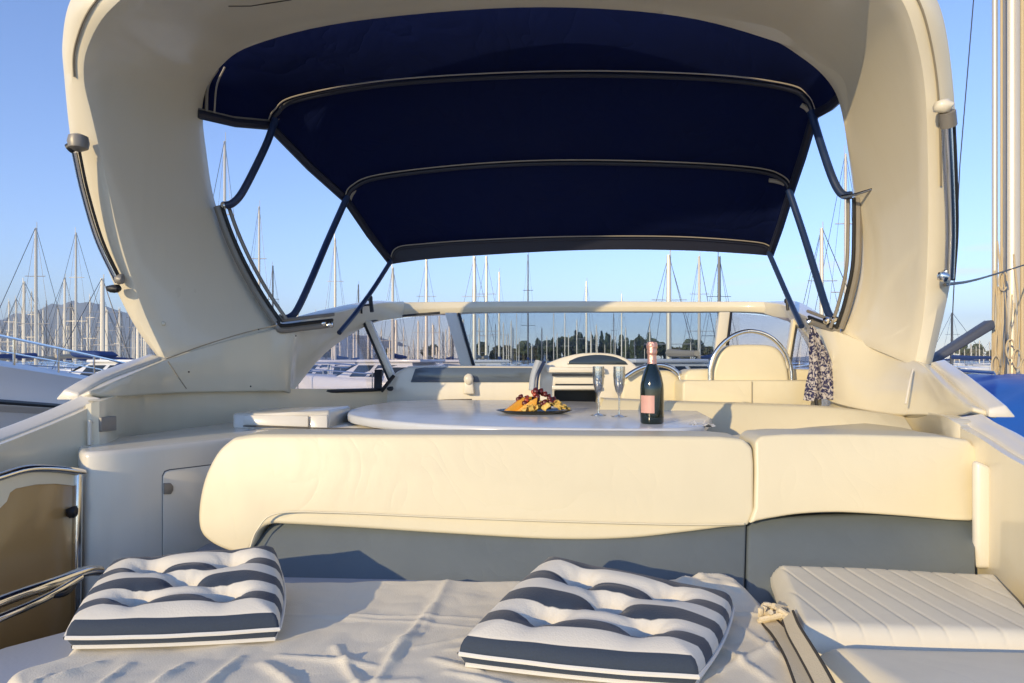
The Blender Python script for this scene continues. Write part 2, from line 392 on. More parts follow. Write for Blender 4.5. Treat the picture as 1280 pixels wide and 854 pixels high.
SB = {'w': make_sailboat(M['bhull'], M['bcover']), 'b': make_sailboat(M['bhull'], M['bcover2']), 'n': make_sailboat(M['bhullblue'], M['bcover'], True)}
sb_used = set(); ROWS = [28, 41, 54, 68, 82, 97, 112, 127, 142, 157, 172, 187, 202]; taken = {y: [] for y in ROWS}
def sailboat(px, top, rowmin, kind, label, group=None, rz=None, thick=1.0):
    for Y in ROWS:
        if Y < rowmin: continue
        x_ = (px-CX)/FPX*Y
        if all(abs(x_-q) > 3.3 for q in taken[Y]): break
    else: return None
    taken[Y].append(x_)
    o = SB[kind] if kind not in sb_used else copy_tree(SB[kind]); sb_used.add(kind)
    rz = random.choice((0, math.pi))+random.uniform(-.05, .05) if rz is None else rz
    # the mast stands .7 m from the boat's middle: put the mast itself at px
    o.rotation_euler.z = rz; o.location = (x_+.7*math.sin(rz), Y-.7*math.cos(rz), 0)
    h = CZ+(HY-top)/FPX*Y
    for ch in o.children:
        if ch.name.split('.')[0] == 'mast': ch.scale = (thick, 1, h); 
    tag(o, label, 'sailboat', group); return o
named = [
 (45, 282, 41, 'w', 'sailboat with the taller of two bare masts at far left, beside the neighbouring white bow', 1.0),
 (95, 288, 41, 'w', 'sailboat with the right hand one of two tall bare masts over the white bow', 1.0),
 (30, 350, 54, 'b', 'sailboat with a short pale mast just left of the tallest far left mast', 1.5),
 (81, 345, 54, 'b', 'sailboat with a thick cream mast between the two tall masts at far left', 1.5),
 (128, 346, 41, 'b', 'sailboat with a thick cream mast right beside the left arch leg', 1.6),
 (281, 172, 41, 'w', 'sailboat whose tall mast stands against the left edge of the arch opening', 1.0),
 (324, 255, 41, 'w', 'sailboat with one clear pale mast alone under the first left canopy strut', 1.0),
 (341, 330, 68, 'n', 'sailboat with a short dark mast beside the sloping left window profile', 1.0),
 (419, 295, 54, 'w', 'sailboat with a pale mast seen right of the middle left canopy strut', 1.1),
 (448, 354, 82, 'n', 'sailboat with a short dark masthead above the left end of the windscreen beam', 1.0),
 (491, 332, 41, 'w', 'sailboat whose mast meets the front left corner of the canopy', 1.0),
 (533, 322, 41, 'b', 'sailboat with a mast left of the first windscreen pillar top', 1.3),
 (593, 318, 41, 'b', 'sailboat with a cream mast and radar just right of the left windscreen pillar', 1.3),
 (608, 318, 54, 'b', 'sailboat with a plain cream mast above the blue dashboard strip', 1.3),
 (624, 338, 68, 'w', 'sailboat with a thin mast ending below the canopy, right of two cream masts', 1.0),
 (660, 316, 41, 'n', 'sailboat with the dark mast near the middle of the windscreen', 1.0),
 (733, 350, 68, 'w', 'sailboat with a pale mast rising above the arched helm hood', 1.1),
 (777, 366, 97, 'w', 'sailboat with a short thin mast right of the arched hood', 1.0),
 (836, 316, 28, 'b', 'sailboat with a thick cream mast directly behind the champagne bottle', 1.2),
 (874, 318, 54, 'b', 'sailboat with a pale mast between the bottle and the arched seat rail', 1.3),
 (899, 318, 41, 'n', 'sailboat with a grey mast over the right windscreen pillar', 1.2),
 (1027, 282, 28, 'w', 'sailboat with a shorter mast between the two right canopy struts', 1.0),
 (1057, 188, 28, 'w', 'sailboat with the tall mast nearest the right edge of the arch opening', 1.0),
 (1190, 390, 54, 'n', 'sailboat with a short dark mast just outside the right arch leg', 1.0)]
for px, top, rm, kd, lb, th in named: sailboat(px, top, rm, kd, lb, thick=th)
for k in range(95):
    sailboat(random.uniform(-30, 190), random.uniform(358, 422), random.choice((54, 68, 82, 97, 112, 127, 142)), random.choice('wwbbn'), 'distant moored sailboat in the forest of masts left of the arch', 'far sailboats left of the arch', thick=random.uniform(1.2, 2.1))
for k in range(62):
    sailboat(random.uniform(362, 600), random.uniform(385, 438), random.choice((68, 82, 97, 112, 127)), random.choice('wwbbn'), 'distant moored sailboat seen through the left windscreen panes', 'far sailboats behind the left panes', thick=random.uniform(1.2, 2.1))
for k in range(36):
    sailboat(random.uniform(610, 905), random.uniform(385, 436), random.choice((97, 112, 127, 142)), random.choice('wwbbn'), 'distant moored sailboat seen through the middle windscreen pane', 'far sailboats behind the middle pane', thick=random.uniform(.9, 1.2))
for k in range(10):
    sailboat(random.uniform(1190, 1245), random.uniform(425, 447), random.choice((97, 112, 127, 142)), random.choice('wwb'), 'distant moored sailboat seen under the grey boom at right', 'far sailboats at right')

# small motor cruisers moored behind the windscreen
def make_cruiser(hm):
    root = empty('moored_cruiser', (0, 0, 0)); rows = []
    for i in range(11):
        t = i/10; y = -4+8*t; w = 1.45*(1-max(0, (t-.4)/.6)**2.4)+.03; sh = 1.0+.4*t
        rows.append([(-w, y, sh), (-w*.9, y, .3), (-w*.6, y, -.2), (w*.6, y, -.2), (w*.9, y, .3), (w, y, sh)])
    bm, V = bm_loft(rows); bm.faces.new(V[0])
    for i in range(10): bm.faces.new((V[i][0], V[i][-1], V[i+1][-1], V[i+1][0]))
    fin(bm, 'hull', hm, root, local=True, sharp=50)
    c = slab('cabin', [(-1.15, -2.4, 1.1), (1.15, -2.4, 1.1), (1.0, .6, 1.2), (.45, 2.4, 1.28), (-.45, 2.4, 1.28), (-1.0, .6, 1.2)], (0, 0, .5), M['bhull'], root, .12, 3, local=True)
    bm = bmesh.new(); a = [(-1.1, -2.2, 1.6), (1.1, -2.2, 1.6), (.95, .6, 1.6), (-.95, .6, 1.6)]; d = [(-.9, -2.0, 2.12), (.9, -2.0, 2.12), (.75, -.3, 2.12), (-.75, -.3, 2.12)]
    bm, V = bm_loft([a, d], closed=True); fin(bm, 'cabin_side', M['bhull'], c, local=True, sharp=20)
    for sx in (-1, 1):
        for y0, y1 in ((-1.9, -1.25), (-1.1, -.6), (-.48, .05)):
            f = lambda y, k: Vector((sx*(1.1-.15*(y+2.2)/2.8-.2*k+.012), y-.35*k*(1 if y > -.7 else .3), 1.6+.52*k))
            wb = bmesh.new(); q4 = [f(y0, .2), f(y1, .2), f(y1, .85), f(y0, .85)]; wb.faces.new([wb.verts.new(p) for p in q4]); fin(wb, 'window', M['window'], c, local=True)
    wb = bmesh.new(); wb.faces.new([wb.verts.new(p) for p in ((-.8, .50, 1.70), (.8, .50, 1.70), (.68, .0, 2.02), (-.68, .0, 2.02))]); o_ = fin(wb, 'window', M['window'], c, local=True); o_.location = (0, .03, .02)
    wb = bmesh.new(); wb.faces.new([wb.verts.new(p) for p in ((-.85, -2.19, 1.68), (.85, -2.19, 1.68), (.75, -2.06, 2.02), (-.75, -2.06, 2.02))]); o_ = fin(wb, 'window', M['window'], c, local=True); o_.location = (0, -.03, 0)
    slab('roof', [(-1.0, -2.3, 2.12), (1.0, -2.3, 2.12), (.85, -.2, 2.12), (-.85, -.2, 2.12)], (0, 0, .09), M['bhull'], root, .03, 2, local=True)
    gb = bmesh.new()
    for s in (-1, 1):
        bm_tube([(s*1.4, -1, 1.8), (s*1.25, 1.5, 1.95), (s*.5, 3.4, 2.1), (0, 3.9, 2.1)], .02, gb, 5)
        for (x_, y_, z_) in ((1.4, -1, 1.1), (1.25, 1.5, 1.2), (.5, 3.4, 1.3)): bm_tube([(s*x_, y_, z_), (s*x_, y_, z_+.75)], .018, gb, 5)
    fin(gb, 'guard_rail', M['steel'], root, local=True)
    return root
cr0 = make_cruiser(M['bhull']); cr1 = make_cruiser(M['bhullblue'])
spots = [(cr0, 392, 33, 1.2, 'white cabin cruiser moored close behind the left side window'), (None, 372, 24, 1.75, 'white cabin cruiser lying just outside the lowest corner of the left side window'), (None, 432, 27, 1.9, 'small white cabin cruiser further off behind the left side window'), (None, 455, 21, 1.3, 'white cabin cruiser moored behind the left windscreen pillar'),
         (cr1, 868, 17, -1.2, 'dark blue cabin cruiser with white cabin behind the champagne bottle'), (None, 545, 22.5, 1.75, 'white cabin cruiser seen behind the left end of the dashboard'),
         (None, 120, 21, 1.6, 'white cabin cruiser beyond the pulpit rail of the neighbouring bow')]
for src, px, Y, rz, lb in spots:
    o = src or copy_tree(cr0); p = F(px, 452, Y); o.location = (p.x, Y, -.15); o.rotation_euler.z = rz
    tag(o, lb, 'motorboat')

# ------------------------------------------------------------------ neighbouring boat at left
nb = empty('neighbour_yacht', (-4.4, 5.0, 0)); tag(nb, 'large white yacht bow with steel pulpit rail moored to the left', 'yacht')
def sheer(t): return Vector((-2.95-.5*t, 2.4+4.3*t, CZ+.15-.40*t-.05*t*t))     # t=0 near bow, t=1 far end behind the coaming
rows = []
N = 24
for i in range(N+1):
    t = i/N; s = sheer(t); r = []
    for (dx, dz) in ((-2.6, .06), (-.25, .06), (-.02, .02), (0, 0), (-.03, -.20), (-.02, -.24), (-.10, -.28), (-.35, -1.2), (-.8, -2.1)):
        r.append(s+Vector((dx, 0, dz)))
    rows.append(r)
bm, V = bm_loft(rows); bm.faces.new(V[0]); hull = fin(bm, 'hull', M['bhull'], nb, sharp=35)
tube('rub_rail', [sheer(i/N)+Vector((-.02, 0, -.22)) for i in range(N+1)], .016, M['rubber'], nb, 8)
cabr = []
for i in range(N//2, N+1):
    s = sheer(i/N); cabr.append([s+Vector((-.55, 0, .05)), s+Vector((-.62, 0, .14)), s+Vector((-1.0, 0, .2)), s+Vector((-2.0, 0, .2))])
loft('coachroof', cabr, M['bhull'], nb, solid=.02)
rail = [sheer(i/N)+Vector((-.12, 0, .20+.03*i/N)) for i in range(N+1)]
ra = tube('pulpit_rail', rail, .010, M['steel'], nb, 6); tube('pulpit_rail', [p-Vector((0, 0, .10)) for p in rail], .006, M['steel'], nb, 6)
bm = bmesh.new()
for i in range(0, N+1, 3): bm_tube([rail[i]-Vector((0, 0, .22)), rail[i]], .008, bm, 6)
fin(bm, 'stanchion', M['steel'], nb)
slab('sail_cover', [F(84, 441, 6.0), F(96, 438, 6.0), F(118, 439, 6.0), F(127, 444, 6.0), F(118, 448, 6.0), F(90, 447, 6.0)], (0, .3, 0), M['bcover'], nb, .04, 3)
slab('cover', [F(140, 458, 6.0), F(146, 453, 6.0), F(158, 454, 6.0), F(160, 461, 6.0), F(148, 464, 6.0)], (0, .3, 0), M['bcover'], nb, .04, 3)
fb = bm_lathe([(.02, -.3), (.12, -.26), (.15, -.15), (.15, .15), (.12, .26), (.03, .3), (.03, .36)], F(14, 528, 5.2)); fin(fb, 'fender', M['bhull'], nb)

# ------------------------------------------------------------------ sailing yacht alongside at right
ry = empty('sailing_yacht', (5.6, 7.0, 0)); tag(ry, 'sailing yacht with tall clustered masts and a blue tarpaulin moored to the right', 'yacht')
rows = []
for i in range(17):
    t = i/16; y = 4.0+9*t; w = 1.75*(1-max(0, (t-.5)/.5)**2.2)*(.7+.3*min(1, t/.3))+.03; cx = 4.9
    rows.append([(cx-w, y, 1.45), (cx-w*1.0, y, .8), (cx-w*.7, y, -.1), (cx+w*.7, y, -.1), (cx+w, y, .8), (cx+w, y, 1.45)])
bm, V = bm_loft(rows); bm.faces.new(V[0])
for i in range(16): bm.faces.new((V[i][0], V[i][-1], V[i+1][-1], V[i+1][0]))
fin(bm, 'hull', M['greyhull'], ry, sharp=50)
# tarpaulin tented over the deck
rows = []
for i in range(31):
    t = i/30; y = 4.2+2.5*t; r = []
    for j in range(41):
        u = j/40*2-1
        z = 1.38+.60*max(0, 1-abs(u)**2.6)**.7*(1-.33*(u+.7))*min(1, (t+.02)/.22)**.5*(1-.5*max(0, t-.6))+.06*noise.noise((u*3, y*1.3, 2))+.03*noise.noise((u*9, y*3, 5))+(-.35 if abs(u) > .97 else 0)
        r.append((4.9+u*1.80, y, z+.02))
    rows.append(r)
loft('tarpaulin', rows, M['tarp'], ry, solid=.012, sharp=60)
def vmast(px, Y, r, m, name='mast', z0=1.4, z1=15): 
    p = F(px, 452, Y); return tube(name, [(p.x, Y, z0), (p.x, Y, (z0+z1)/2), (p.x, Y, z1)], r, m, ry, 14)
vmast(1265, 6.6, .088, M['mast']); vmast(1292, 6.9, .09, M['mast'])
vmast(1243.5, 6.5, .024, M['mast'], 'furled_stay'); vmast(1278, 6.4, .018, M['rope'], 'halyard'); vmast(1252, 6.45, .012, M['rope'], 'halyard'); vmast(1257, 6.4, .008, M['rig'], 'halyard')
slab('boom', [F(1166, 458, 6.3), F(1170, 446, 6.3), F(1243, 399, 6.3), F(1246, 410, 6.3)], (0, .14, 0), M['boomshade'], ry, .02, 3)
bm = bmesh.new()
for k in range(14):
    q0 = 1239+random.random()*42; a = F(q0, 300+random.random()*110, 6.4); c = F(q0+random.uniform(-4, 4), 480, 6.45)
    bm_tube(cr([a, (a+c)/2+Vector((random.uniform(-.05, .05), -.03, 0)), c], 8), random.uniform(.004, .011), bm, 6)
for k in range(5):
    c = F(1243+k*9, 402+random.uniform(-60, 60), 6.38); bm_tube(cr([c+Vector((.04*math.cos(q), -.02, .09*math.sin(q))) for q in [j*.7 for j in range(9)]], 20), .008, bm, 6)
fin(bm, 'rope_coil', M['rope'], ry)
bm = bmesh.new()
rl = [F(1176, 463, 6.0), F(1200, 463, 5.9), F(1243, 466, 5.7)]
bm_tube(rl, .014, bm, 8); bm_tube([p-Vector((0, 0, .12)) for p in rl], .008, bm, 6)
for p in rl: bm_tube([p-Vector((0, 0, .35)), p], .011, bm, 6)
fin(bm, 'guard_rail', M['steel'], ry)
tube('shroud', [F(1222, -60, 7.5), F(1200, 205, 7.5), F(1187, 470, 7.5)], .006, M['rig'], ry, 5)

# ------------------------------------------------------------------ OUR MOTOR YACHT
yt = empty('motor_yacht', (0.2, 3.0, 0)); tag(yt, 'cream motor yacht cockpit with broad radar arch, seen from its stern sunpad', 'motor yacht')
NC = 121
C0 = [(200,450),(170,410),(140,350),(110,265),(90,185),(80,95),(78,50),(88,0),(120,-45),(300,-100),(640,-140),(900,-120),(1060,-80),(1130,-50),(1160,-20),(1180,25),(1192,110),(1196,200),(1195,300),(1185,370),(1165,455)]
C1 = [(206,447),(178,385),(150,300),(131,215),(116,150),(105,100),(110,58),(140,10),(205,-30),(380,-75),(640,-92),(880,-78),(1020,-58),(1085,-42),(1118,-12),(1138,25),(1155,100),(1160,200),(1160,300),(1155,390),(1143,458)]
C2 = [(350,413),(318,368),(290,310),(268,250),(258,190),(253,140),(258,105),(275,78),(320,50),(440,22),(645,5),(830,12),(950,38),(1005,68),(1040,100),(1055,135),(1065,200),(1072,260),(1074,310),(1067,365),(1050,418)]
a0 = lambda y: 2.10+.55*max(0, y)/450
a2 = lambda y: 2.75+.40*max(0, y)/415
W0 = cr([B(x_, y_, a0(y_)+.02) for x_, y_ in C0], NC); W1 = cr([B(x_, y_, a0(y_)) for x_, y_ in C1], NC); W2 = cr([B(x_, y_, a2(y_)) for x_, y_ in C2], NC)
W3 = [p+UF*.68 for p in W0]
W2b = [a*.9+c*.1 for a, c in zip(W2, W3)]
rows = [W0, [a*.5+c*.5-UF*.012 for a, c in zip(W0, W1)], W1]
for k in range(1, 8):
    t = k/8; rows.append([a*(1-t)+c*t for a, c in zip(W1, W2)])
rows += [W2, [p+UF*.03 for p in W2b], W3]
rows += [[a*(1-t)+c*t+Vector((0, 0, .03*math.sin(t*math.pi))) for a, c in zip(W3, W0)] for t in (.33, .66)]
bm, V = bm_loft(rows, ring=True)
bm.faces.new([r[0] for r in V]); bm.faces.new([r[-1] for r in V][::-1])
arch = fin(bm, 'radar_arch', M['arch'], yt, bevel=.008, seg=2, sharp=28)
# edge moulding groove on the rim
tube('rim_groove', [a*.35+c*.65-UF*.014 for a, c in zip(W0, W1)][30:105], .0035, M['stitch'], arch, 6)
# courtesy lamp under the arch at the top left
def on_arch(px, py):            # point on the arch's inner face found between the two edge curves
    best = None
    for j in range(NC):
        for k in range(41):
            t = k/40; p = W1[j]*(1-t)+W2[j]*t; q = (CX+p.x/p.y*FPX, HY-(p.z-CZ)/p.y*FPX)
            d = (q[0]-px)**2+(q[1]-py)**2
            if best is None or d < best[0]: best = (d, p, j)
    j = best[2]; a = W1[min(j+1, NC-1)]-W1[max(j-1, 0)]; nrm = a.cross(W2[j]-W1[j]).normalized()
    if nrm.dot(best[1]-Vector((0, 0, CZ))) > 0: nrm = -nrm
    return best[1], nrm
p, nrm = on_arch(253, -7)
q = nrm.to_track_quat('Z', 'Y').to_matrix().to_4x4()
bm = bm_lathe([(.056, -.004), (.056, .008), (.048, .013), (.041, .010), (.02, .009)], (0, 0, 0), 28); bm.transform(Matrix.Translation(p) @ q); lamp = fin(bm, 'ceiling_lamp', M['rubber'], arch)
bm = bm_lathe([(.039, .011), (.03, .015), (.005, .017)], (0, 0, 0), 24); bm.transform(Matrix.Translation(p) @ q); fin(bm, 'ceiling_lamp', M['gelwhite'], arch)
seamc = [on_arch(*xy) for xy in ((285, 8), (320, 2), (370, -6))]
tube('seam', [p_+n_*.001 for p_, n_ in seamc], .0022, M['seam'], arch, 5)
for xy in ((205, 403),):
    p, nrm = on_arch(*xy); fin(bm_blob(p+nrm*.002, .009, None, 2, 0), 'drain_fitting', M['gel'], arch)

# window profiles along the lower part of the arch opening
def profile(path, r1, r2, off):
    p = [tuple(v) for v in cr([(a, b_, c) for a, b_, c in path], 30)]
    o = tube('window_profile', [B(*q_) for q_ in p], r1, M['dull'], arch, 8)
    tube('seal', [B(q_[0]+off[0], q_[1]+off[1], q_[2]-.015) for q_ in p], r2, M['rubber'], o, 8)
    tube('seal', [B(q_[0]+off[0]*2.4, q_[1]+off[1]*2.4, q_[2]-.006) for q_ in p], r2*1.1, M['dull'], o, 8)
profile([(272,258,2.97),(284,292,2.99),(300,328,3.02),(322,368,3.07),(346,404,3.10)], .020, .008, (5, -2))
profile([(346,406,3.10),(352,412,3.11),(380,409,3.2),(415,405,3.3)], .018, .008, (1, -5))
profile([(1072,247,2.97),(1072,290,3.0),(1070,335,3.03),(1060,380,3.08),(1050,410,3.12)], .018, .007, (-5, 0))
profile([(1050,412,3.12),(1043,412,3.13),(1028,407,3.2),(1012,401,3.3)], .016, .007, (-1, -5))
# fittings on the profile ends
for (x_, y_, d_) in ((280,256,2.93),(404,404,3.26),(412,406,3.27),(1012,402,3.27),(1043,399,3.1),(1033,401,3.1)): fin(bm_blob(B(x_, y_, d_), .016, None, 2, .3, seed=x_), 'bracket', M['steel'], arch)
tube('antenna_bracket', [B(1053,246,2.94), B(1070,243,2.88), B(1098,234,2.80)], .009, M['steel'], arch, 8, .004)

# grab rails on the outer rims
g = tube('grab_rail', cr([B(93,190,2.28), B(104,240,2.35), B(122,300,2.43), B(147,353,2.5)], 20), .010, M['steel'], arch, 10)
tube('grab_rail', cr([B(99,188,2.28), B(110,240,2.35), B(128,300,2.43), B(150,348,2.5)], 20), .005, M['rubber'], arch, 8)
fin(bm_lathe([(.012, -.03), (.03, -.02), (.034, .0), (.03, .02), (.012, .028)], B(98,178,2.26), 18), 'rail_end', M['dull'], arch)
tube('rail_end', [B(96,180,2.26), B(86,186,2.26)], .017, M['rubber'], arch, 12)
fin(bm_blob(B(150,349,2.5), .02, None, 2, .35), 'rail_end', M['dull'], arch); fin(bm_blob(B(143,361,2.5), .02, None, 2, .3, (1.5, 1, .8)), 'rail_end', M['rubber'], arch)
tube('grab_rail', cr([B(1183,152,2.24), B(1186,220,2.31), B(1188,290,2.4), B(1186,348,2.47)], 20), .017, M['steel'], arch, 12)
tube('grab_rail', cr([B(1191,152,2.24), B(1194,220,2.31), B(1195,290,2.4), B(1191,350,2.47)], 20), .008, M['rubber'], arch, 8)
fin(bm_blob(B(1179,133,2.21), .028, None, 2, .3, (1, 1, .8)), 'rail_end', M['arch'], arch); tube('rail_end', [B(1184,140,2.21), B(1186,158,2.23)], .024, M['dull'], arch, 10)
fin(bm_blob(B(1179,345,2.46), .018, None, 2, .35, (1, 1, 1.2)), 'rail_end', M['steel'], arch)
mo = tube('mooring_line', cr([B(1181,356,2.46), F(1215,351,3.6), F(1250,341,5.0), F(1300,325,6.6)], 24), .006, M['rubber'], None, 6)
tag(mo, 'thin dark line running from the right grab rail to the mast', 'line')

# side mouldings that carry the arch and the windscreen frame
TLc = [(100,494,2.12),(140,473,2.27),(200,449,2.62),(270,428,2.88),(345,410,3.13),(372,399,3.3),(410,389,3.6),(465,378,4.15),(500,377,4.5)]
BLc = [(103,499,2.12),(140,496,2.27),(200,492,2.62),(270,490,2.88),(345,489,3.13),(358,488,3.3),(400,440,3.62),(455,405,4.12),(500,397,4.5)]
loft('side_moulding', [px3(TLc, 60), [a*.5+c*.5 for a, c in zip(px3(TLc, 60), px3(BLc, 60))], px3(BLc, 60)], M['gel'], yt, solid=.07, offset=0, bevel=.008, sharp=30)
TRc = [(1233,514,2.12),(1195,484,2.33),(1160,456,2.62),(1110,440,2.9),(1050,414,3.13),(1028,402,3.3),(1010,390,3.6),(988,379,4.15),(960,377,4.5)]
BRc = [(1230,519,2.12),(1196,521,2.33),(1160,522,2.5),(1112,520,2.75),(1052,505,3.08),(1035,486,3.3),(1024,445,3.62),(1000,405,4.12),(960,392,4.5)]
loft('side_moulding', [px3(TRc, 60), [a*.5+c*.5 for a, c in zip(px3(TRc, 60), px3(BRc, 60))], px3(BRc, 60)], M['gel'], yt, solid=.07, offset=0, bevel=.008, sharp=30)
# rib where the right moulding meets the arch leg
tube('seam', cr([B(1141,462,2.60), B(1137,478,2.555), B(1132,505,2.515)], 12), .004, M['gelwhite'], yt, 6)
# the wide pale lips that cap the coamings
def lip(path, w, drop, out):
    A = px3(path, 30); return [[p for p in A], [p+US*out*w+Vector((0, 0, .012)) for p in A], [p+US*out*(w+.03)-Vector((0, 0, drop)) for p in A], [p-Vector((0, 0, drop)) for p in A]]
def lipobj(path, w, drop, out):
    bm, V = bm_loft(lip(path, w, drop, out), ring=True); bm.faces.new([r[0] for r in V]); bm.faces.new([r[-1] for r in V][::-1])
    fin(bm, 'coaming_cap', M['gelwhite'], yt, bevel=.006, seg=2)
lipobj([(98,492,2.12),(118,480,2.18),(145,467,2.30),(203,446,2.62)], .05, .022, -1)
lipobj([(1236,512,2.10),(1213,492,2.22),(1190,473,2.36),(1163,453,2.62)], .05, .025, 1)
# lower inner walls
TB = [(-160,604,1.45),(-60,572,1.65),(0,552,1.82),(60,529,1.97),(104,510,2.08),(126,498,2.14),(170,490,2.54),(270,487,2.90),(350,486,3.19),(420,486,3.64),(485,485,3.99)]
top = px3(TB, 70)
bot = [Vector((p.x+.01, p.y, CZ-.97)) for p in top]
loft('inner_wall', [top, [p*.7+q_*.3 for p, q_ in zip(top, bot)], bot], M['gel'], yt, solid=.05, offset=0, sharp=30)
lipobj([(-160,602,1.45),(-60,570,1.65),(0,550,1.82),(60,527,1.97),(104,508,2.08),(127,497,2.13)], .06, .02, -1)
TB2 = [(1470,660,1.3),(1370,620,1.52),(1280,575,1.80),(1240,550,1.95),(1212,535,2.05),(1195,522,2.13),(1160,515,2.54),(1110,514,2.79),(1052,500,3.14),(1030,494,3.5),(1000,492,3.95)]
top = px3(TB2, 70); bot = [Vector((p.x-.01, p.y, CZ-.97)) for p in top]
loft('inner_wall', [top, [p*.7+q_*.3 for p, q_ in zip(top, bot)], bot], M['gel'], yt, solid=.05, offset=0, sharp=30)
lipobj([(1470,657,1.3),(1370,617,1.52),(1280,572,1.80),(1240,547,1.95),(1214,533,2.05),(1197,521,2.12)], .07, .025, 1)
# bright end post beside the right backrest
slab('end_post', px2([(1221,576), (1241,584), (1241,712), (1221,712)], 1.91), UF*.03, M['gelwhite'], yt, .012, 3)
# outer hull, decks and sole so the yacht stands in the water
for s, path in ((-1, [(-1.55, -.3), (-1.62, 1.4), (-1.62, 3.0), (-1.35, 5.2), (-.75, 7.6), (0.15, 9.3)]), (1, [(1.6, -.3), (1.75, 1.4), (1.8, 3.0), (1.65, 5.2), (1.2, 7.6), (.25, 9.3)])):
    P2 = cr([(a, c, 0) for a, c in path], 40)
    rows = []
    for z_, k_ in ((1.42, 1.0), (1.1, 1.02), (.5, .97), (-.2, .8)):
        rows.append([Vector(((p.x-.2)*k_+.2, p.y, z_)) for p in P2])
    loft('hull', rows, M['gelwhite'], yt, sharp=40)
    loft('side_deck', [[Vector((p.x, p.y, 1.42)) for p in P2], [Vector((p.x-s*.32, p.y, 1.45)) for p in P2]], M['gelwhite'], yt, solid=.03)
slab('foredeck', [(-1.3, 4.3, 1.44), (1.65, 4.3, 1.44), (1.2, 7.4, 1.46), (.25, 9.1, 1.5), (-.72, 7.4, 1.46)], (0, 0, -.05), M['gelwhite'], yt, .01, 2)
slab('cockpit_sole', [(-1.5, -.2, CZ-1.0), (1.65, -.2, CZ-1.0), (1.65, 4.3, CZ-1.0), (-1.3, 4.3, CZ-1.0)], (0, 0, -.06), M['teak'], yt, .004, 2)
# screws and marks on the left moulding
bm = bmesh.new()
for (x_, y_, d_) in ((227,465,2.68),(305,483,2.93),(315,412,2.97),(362,420,3.12)): bm_blob(B(x_, y_, d_)+US*.03, .004, bm, 1, 0)
fin(bm, 'screw_head', M['rubber'], yt)
tube('seam', cr([B(207,449,2.52), B(260,430,2.78), B(310,415,2.94), B(346,407,3.02)], 16), .0025, M['stitch'], yt, 5)
tube('seam', cr([B(210,452,2.52), B(222,470,2.55), B(233,486,2.58)], 8), .0022, M['stitch'], yt, 5)
# locker by the gangway
zt = -.262
A = H(110, 565, zt); Bp = H(300, 547, zt)
pl = [Vector((-1.40, 2.20, 0)), Vector((-1.31, 2.06, 0)), Vector((A.x-.035, A.y+.02, 0)), Vector((A.x, A.y, 0)), Vector((A.x+.05, A.y+.025, 0)), Vector((A.x+.10, A.y+.085, 0)), Vector((Bp.x, Bp.y, 0)), Vector((-.80, 2.62, 0)), Vector((-.78, 3.2, 0)), Vector((-1.15, 3.2, 0))]
arc = cr(pl[1:6], 16); poly = [pl[0]]+arc+pl[6:]
for p in poly: p.z = CZ+zt
lk = slab('storage_locker', poly, (0, 0, -.70), M['gelwhite'], yt, .016, 4, sharp=30)
# door on the slanting locker face
P0 = Vector((A.x+.10, A.y+.085, 0)); P1 = Vector((Bp.x, Bp.y, 0)); dv = (P1-P0).normalized(); nv = Vector((dv.y, -dv.x, 0))
def onface(px, py, out=.004):
    d = ray(px, py); t = (P0+nv*out).dot(nv)/d.dot(nv); p = d*t; p.z += CZ; return p
door = [(204,710),(204,596),(207,590),(213,588),(262,582),(330,574),(330,710)]
slab('door_gap', [onface(x_+(-1.2 if x_ < 220 else 0), y_-1.2, .0015) for x_, y_ in door], -nv*.01, M['seam'], lk, 0)
dr = slab('door', [onface(x_, y_, .005) for x_, y_ in door], -nv*.012, M['gelwhite'], lk, .002, 2)
slab('latch', [onface(x_, y_, .009) for x_, y_ in [(205,604),(214,604),(217,608),(217,613),(214,618),(205,618)]], -nv*.006, M['dull'], lk, .002, 2)
# switch panel and bracket on the left wall
slab('control_panel', [B(127,522,2.085), B(146,520,2.15), B(146,538,2.15), B(127,540,2.085)], US*-.03, M['dull'], yt, .002, 2)
bm = bmesh.new(); bm_tube([B(112,525,2.06), B(112,556,2.06)], .006, bm, 8); bm_tube([B(112,528,2.06), B(126,526,2.115)], .004, bm, 6); bm_tube([B(112,552,2.06), B(126,551,2.115)], .004, bm, 6)
fin(bm, 'hinge', M['gelwhite'], yt)
# folding lid / step left of the table
slab('counter_lid', [B(290,517,2.65), B(366,515,2.66), B(412,513,2.7), B(411,538,2.66), B(290,536,2.62)], UF*.30, M['gelwhite'], yt, .012, 3)
slab('counter_lid', [B(304,519,2.63), B(385,520,2.65), B(385,534,2.64), B(304,531,2.62)], UF*.015, M['gelwhite'], yt, .003, 2)
slab('counter_lid', [B(388,520,2.63), B(409,519,2.64), B(409,538,2.62), B(388,538,2.62)], UF*.015, M['gelwhite'], yt, .003, 2)
tube('seam', [B(304,532.5,2.61), B(386,535,2.62), B(411,535.5,2.62), B(560,538,2.55)], .003, M['seam'], yt, 5)
# side bench behind the table
slab('side_bench', [(-1.12, 2.75, CZ-.262), (-.2, 2.6, CZ-.262), (.62, 3.2, CZ-.262), (.5, 3.95, CZ-.262), (-1.05, 3.95, CZ-.262)], (0, 0, -.35), M['gelwhite'], yt, .02, 3)
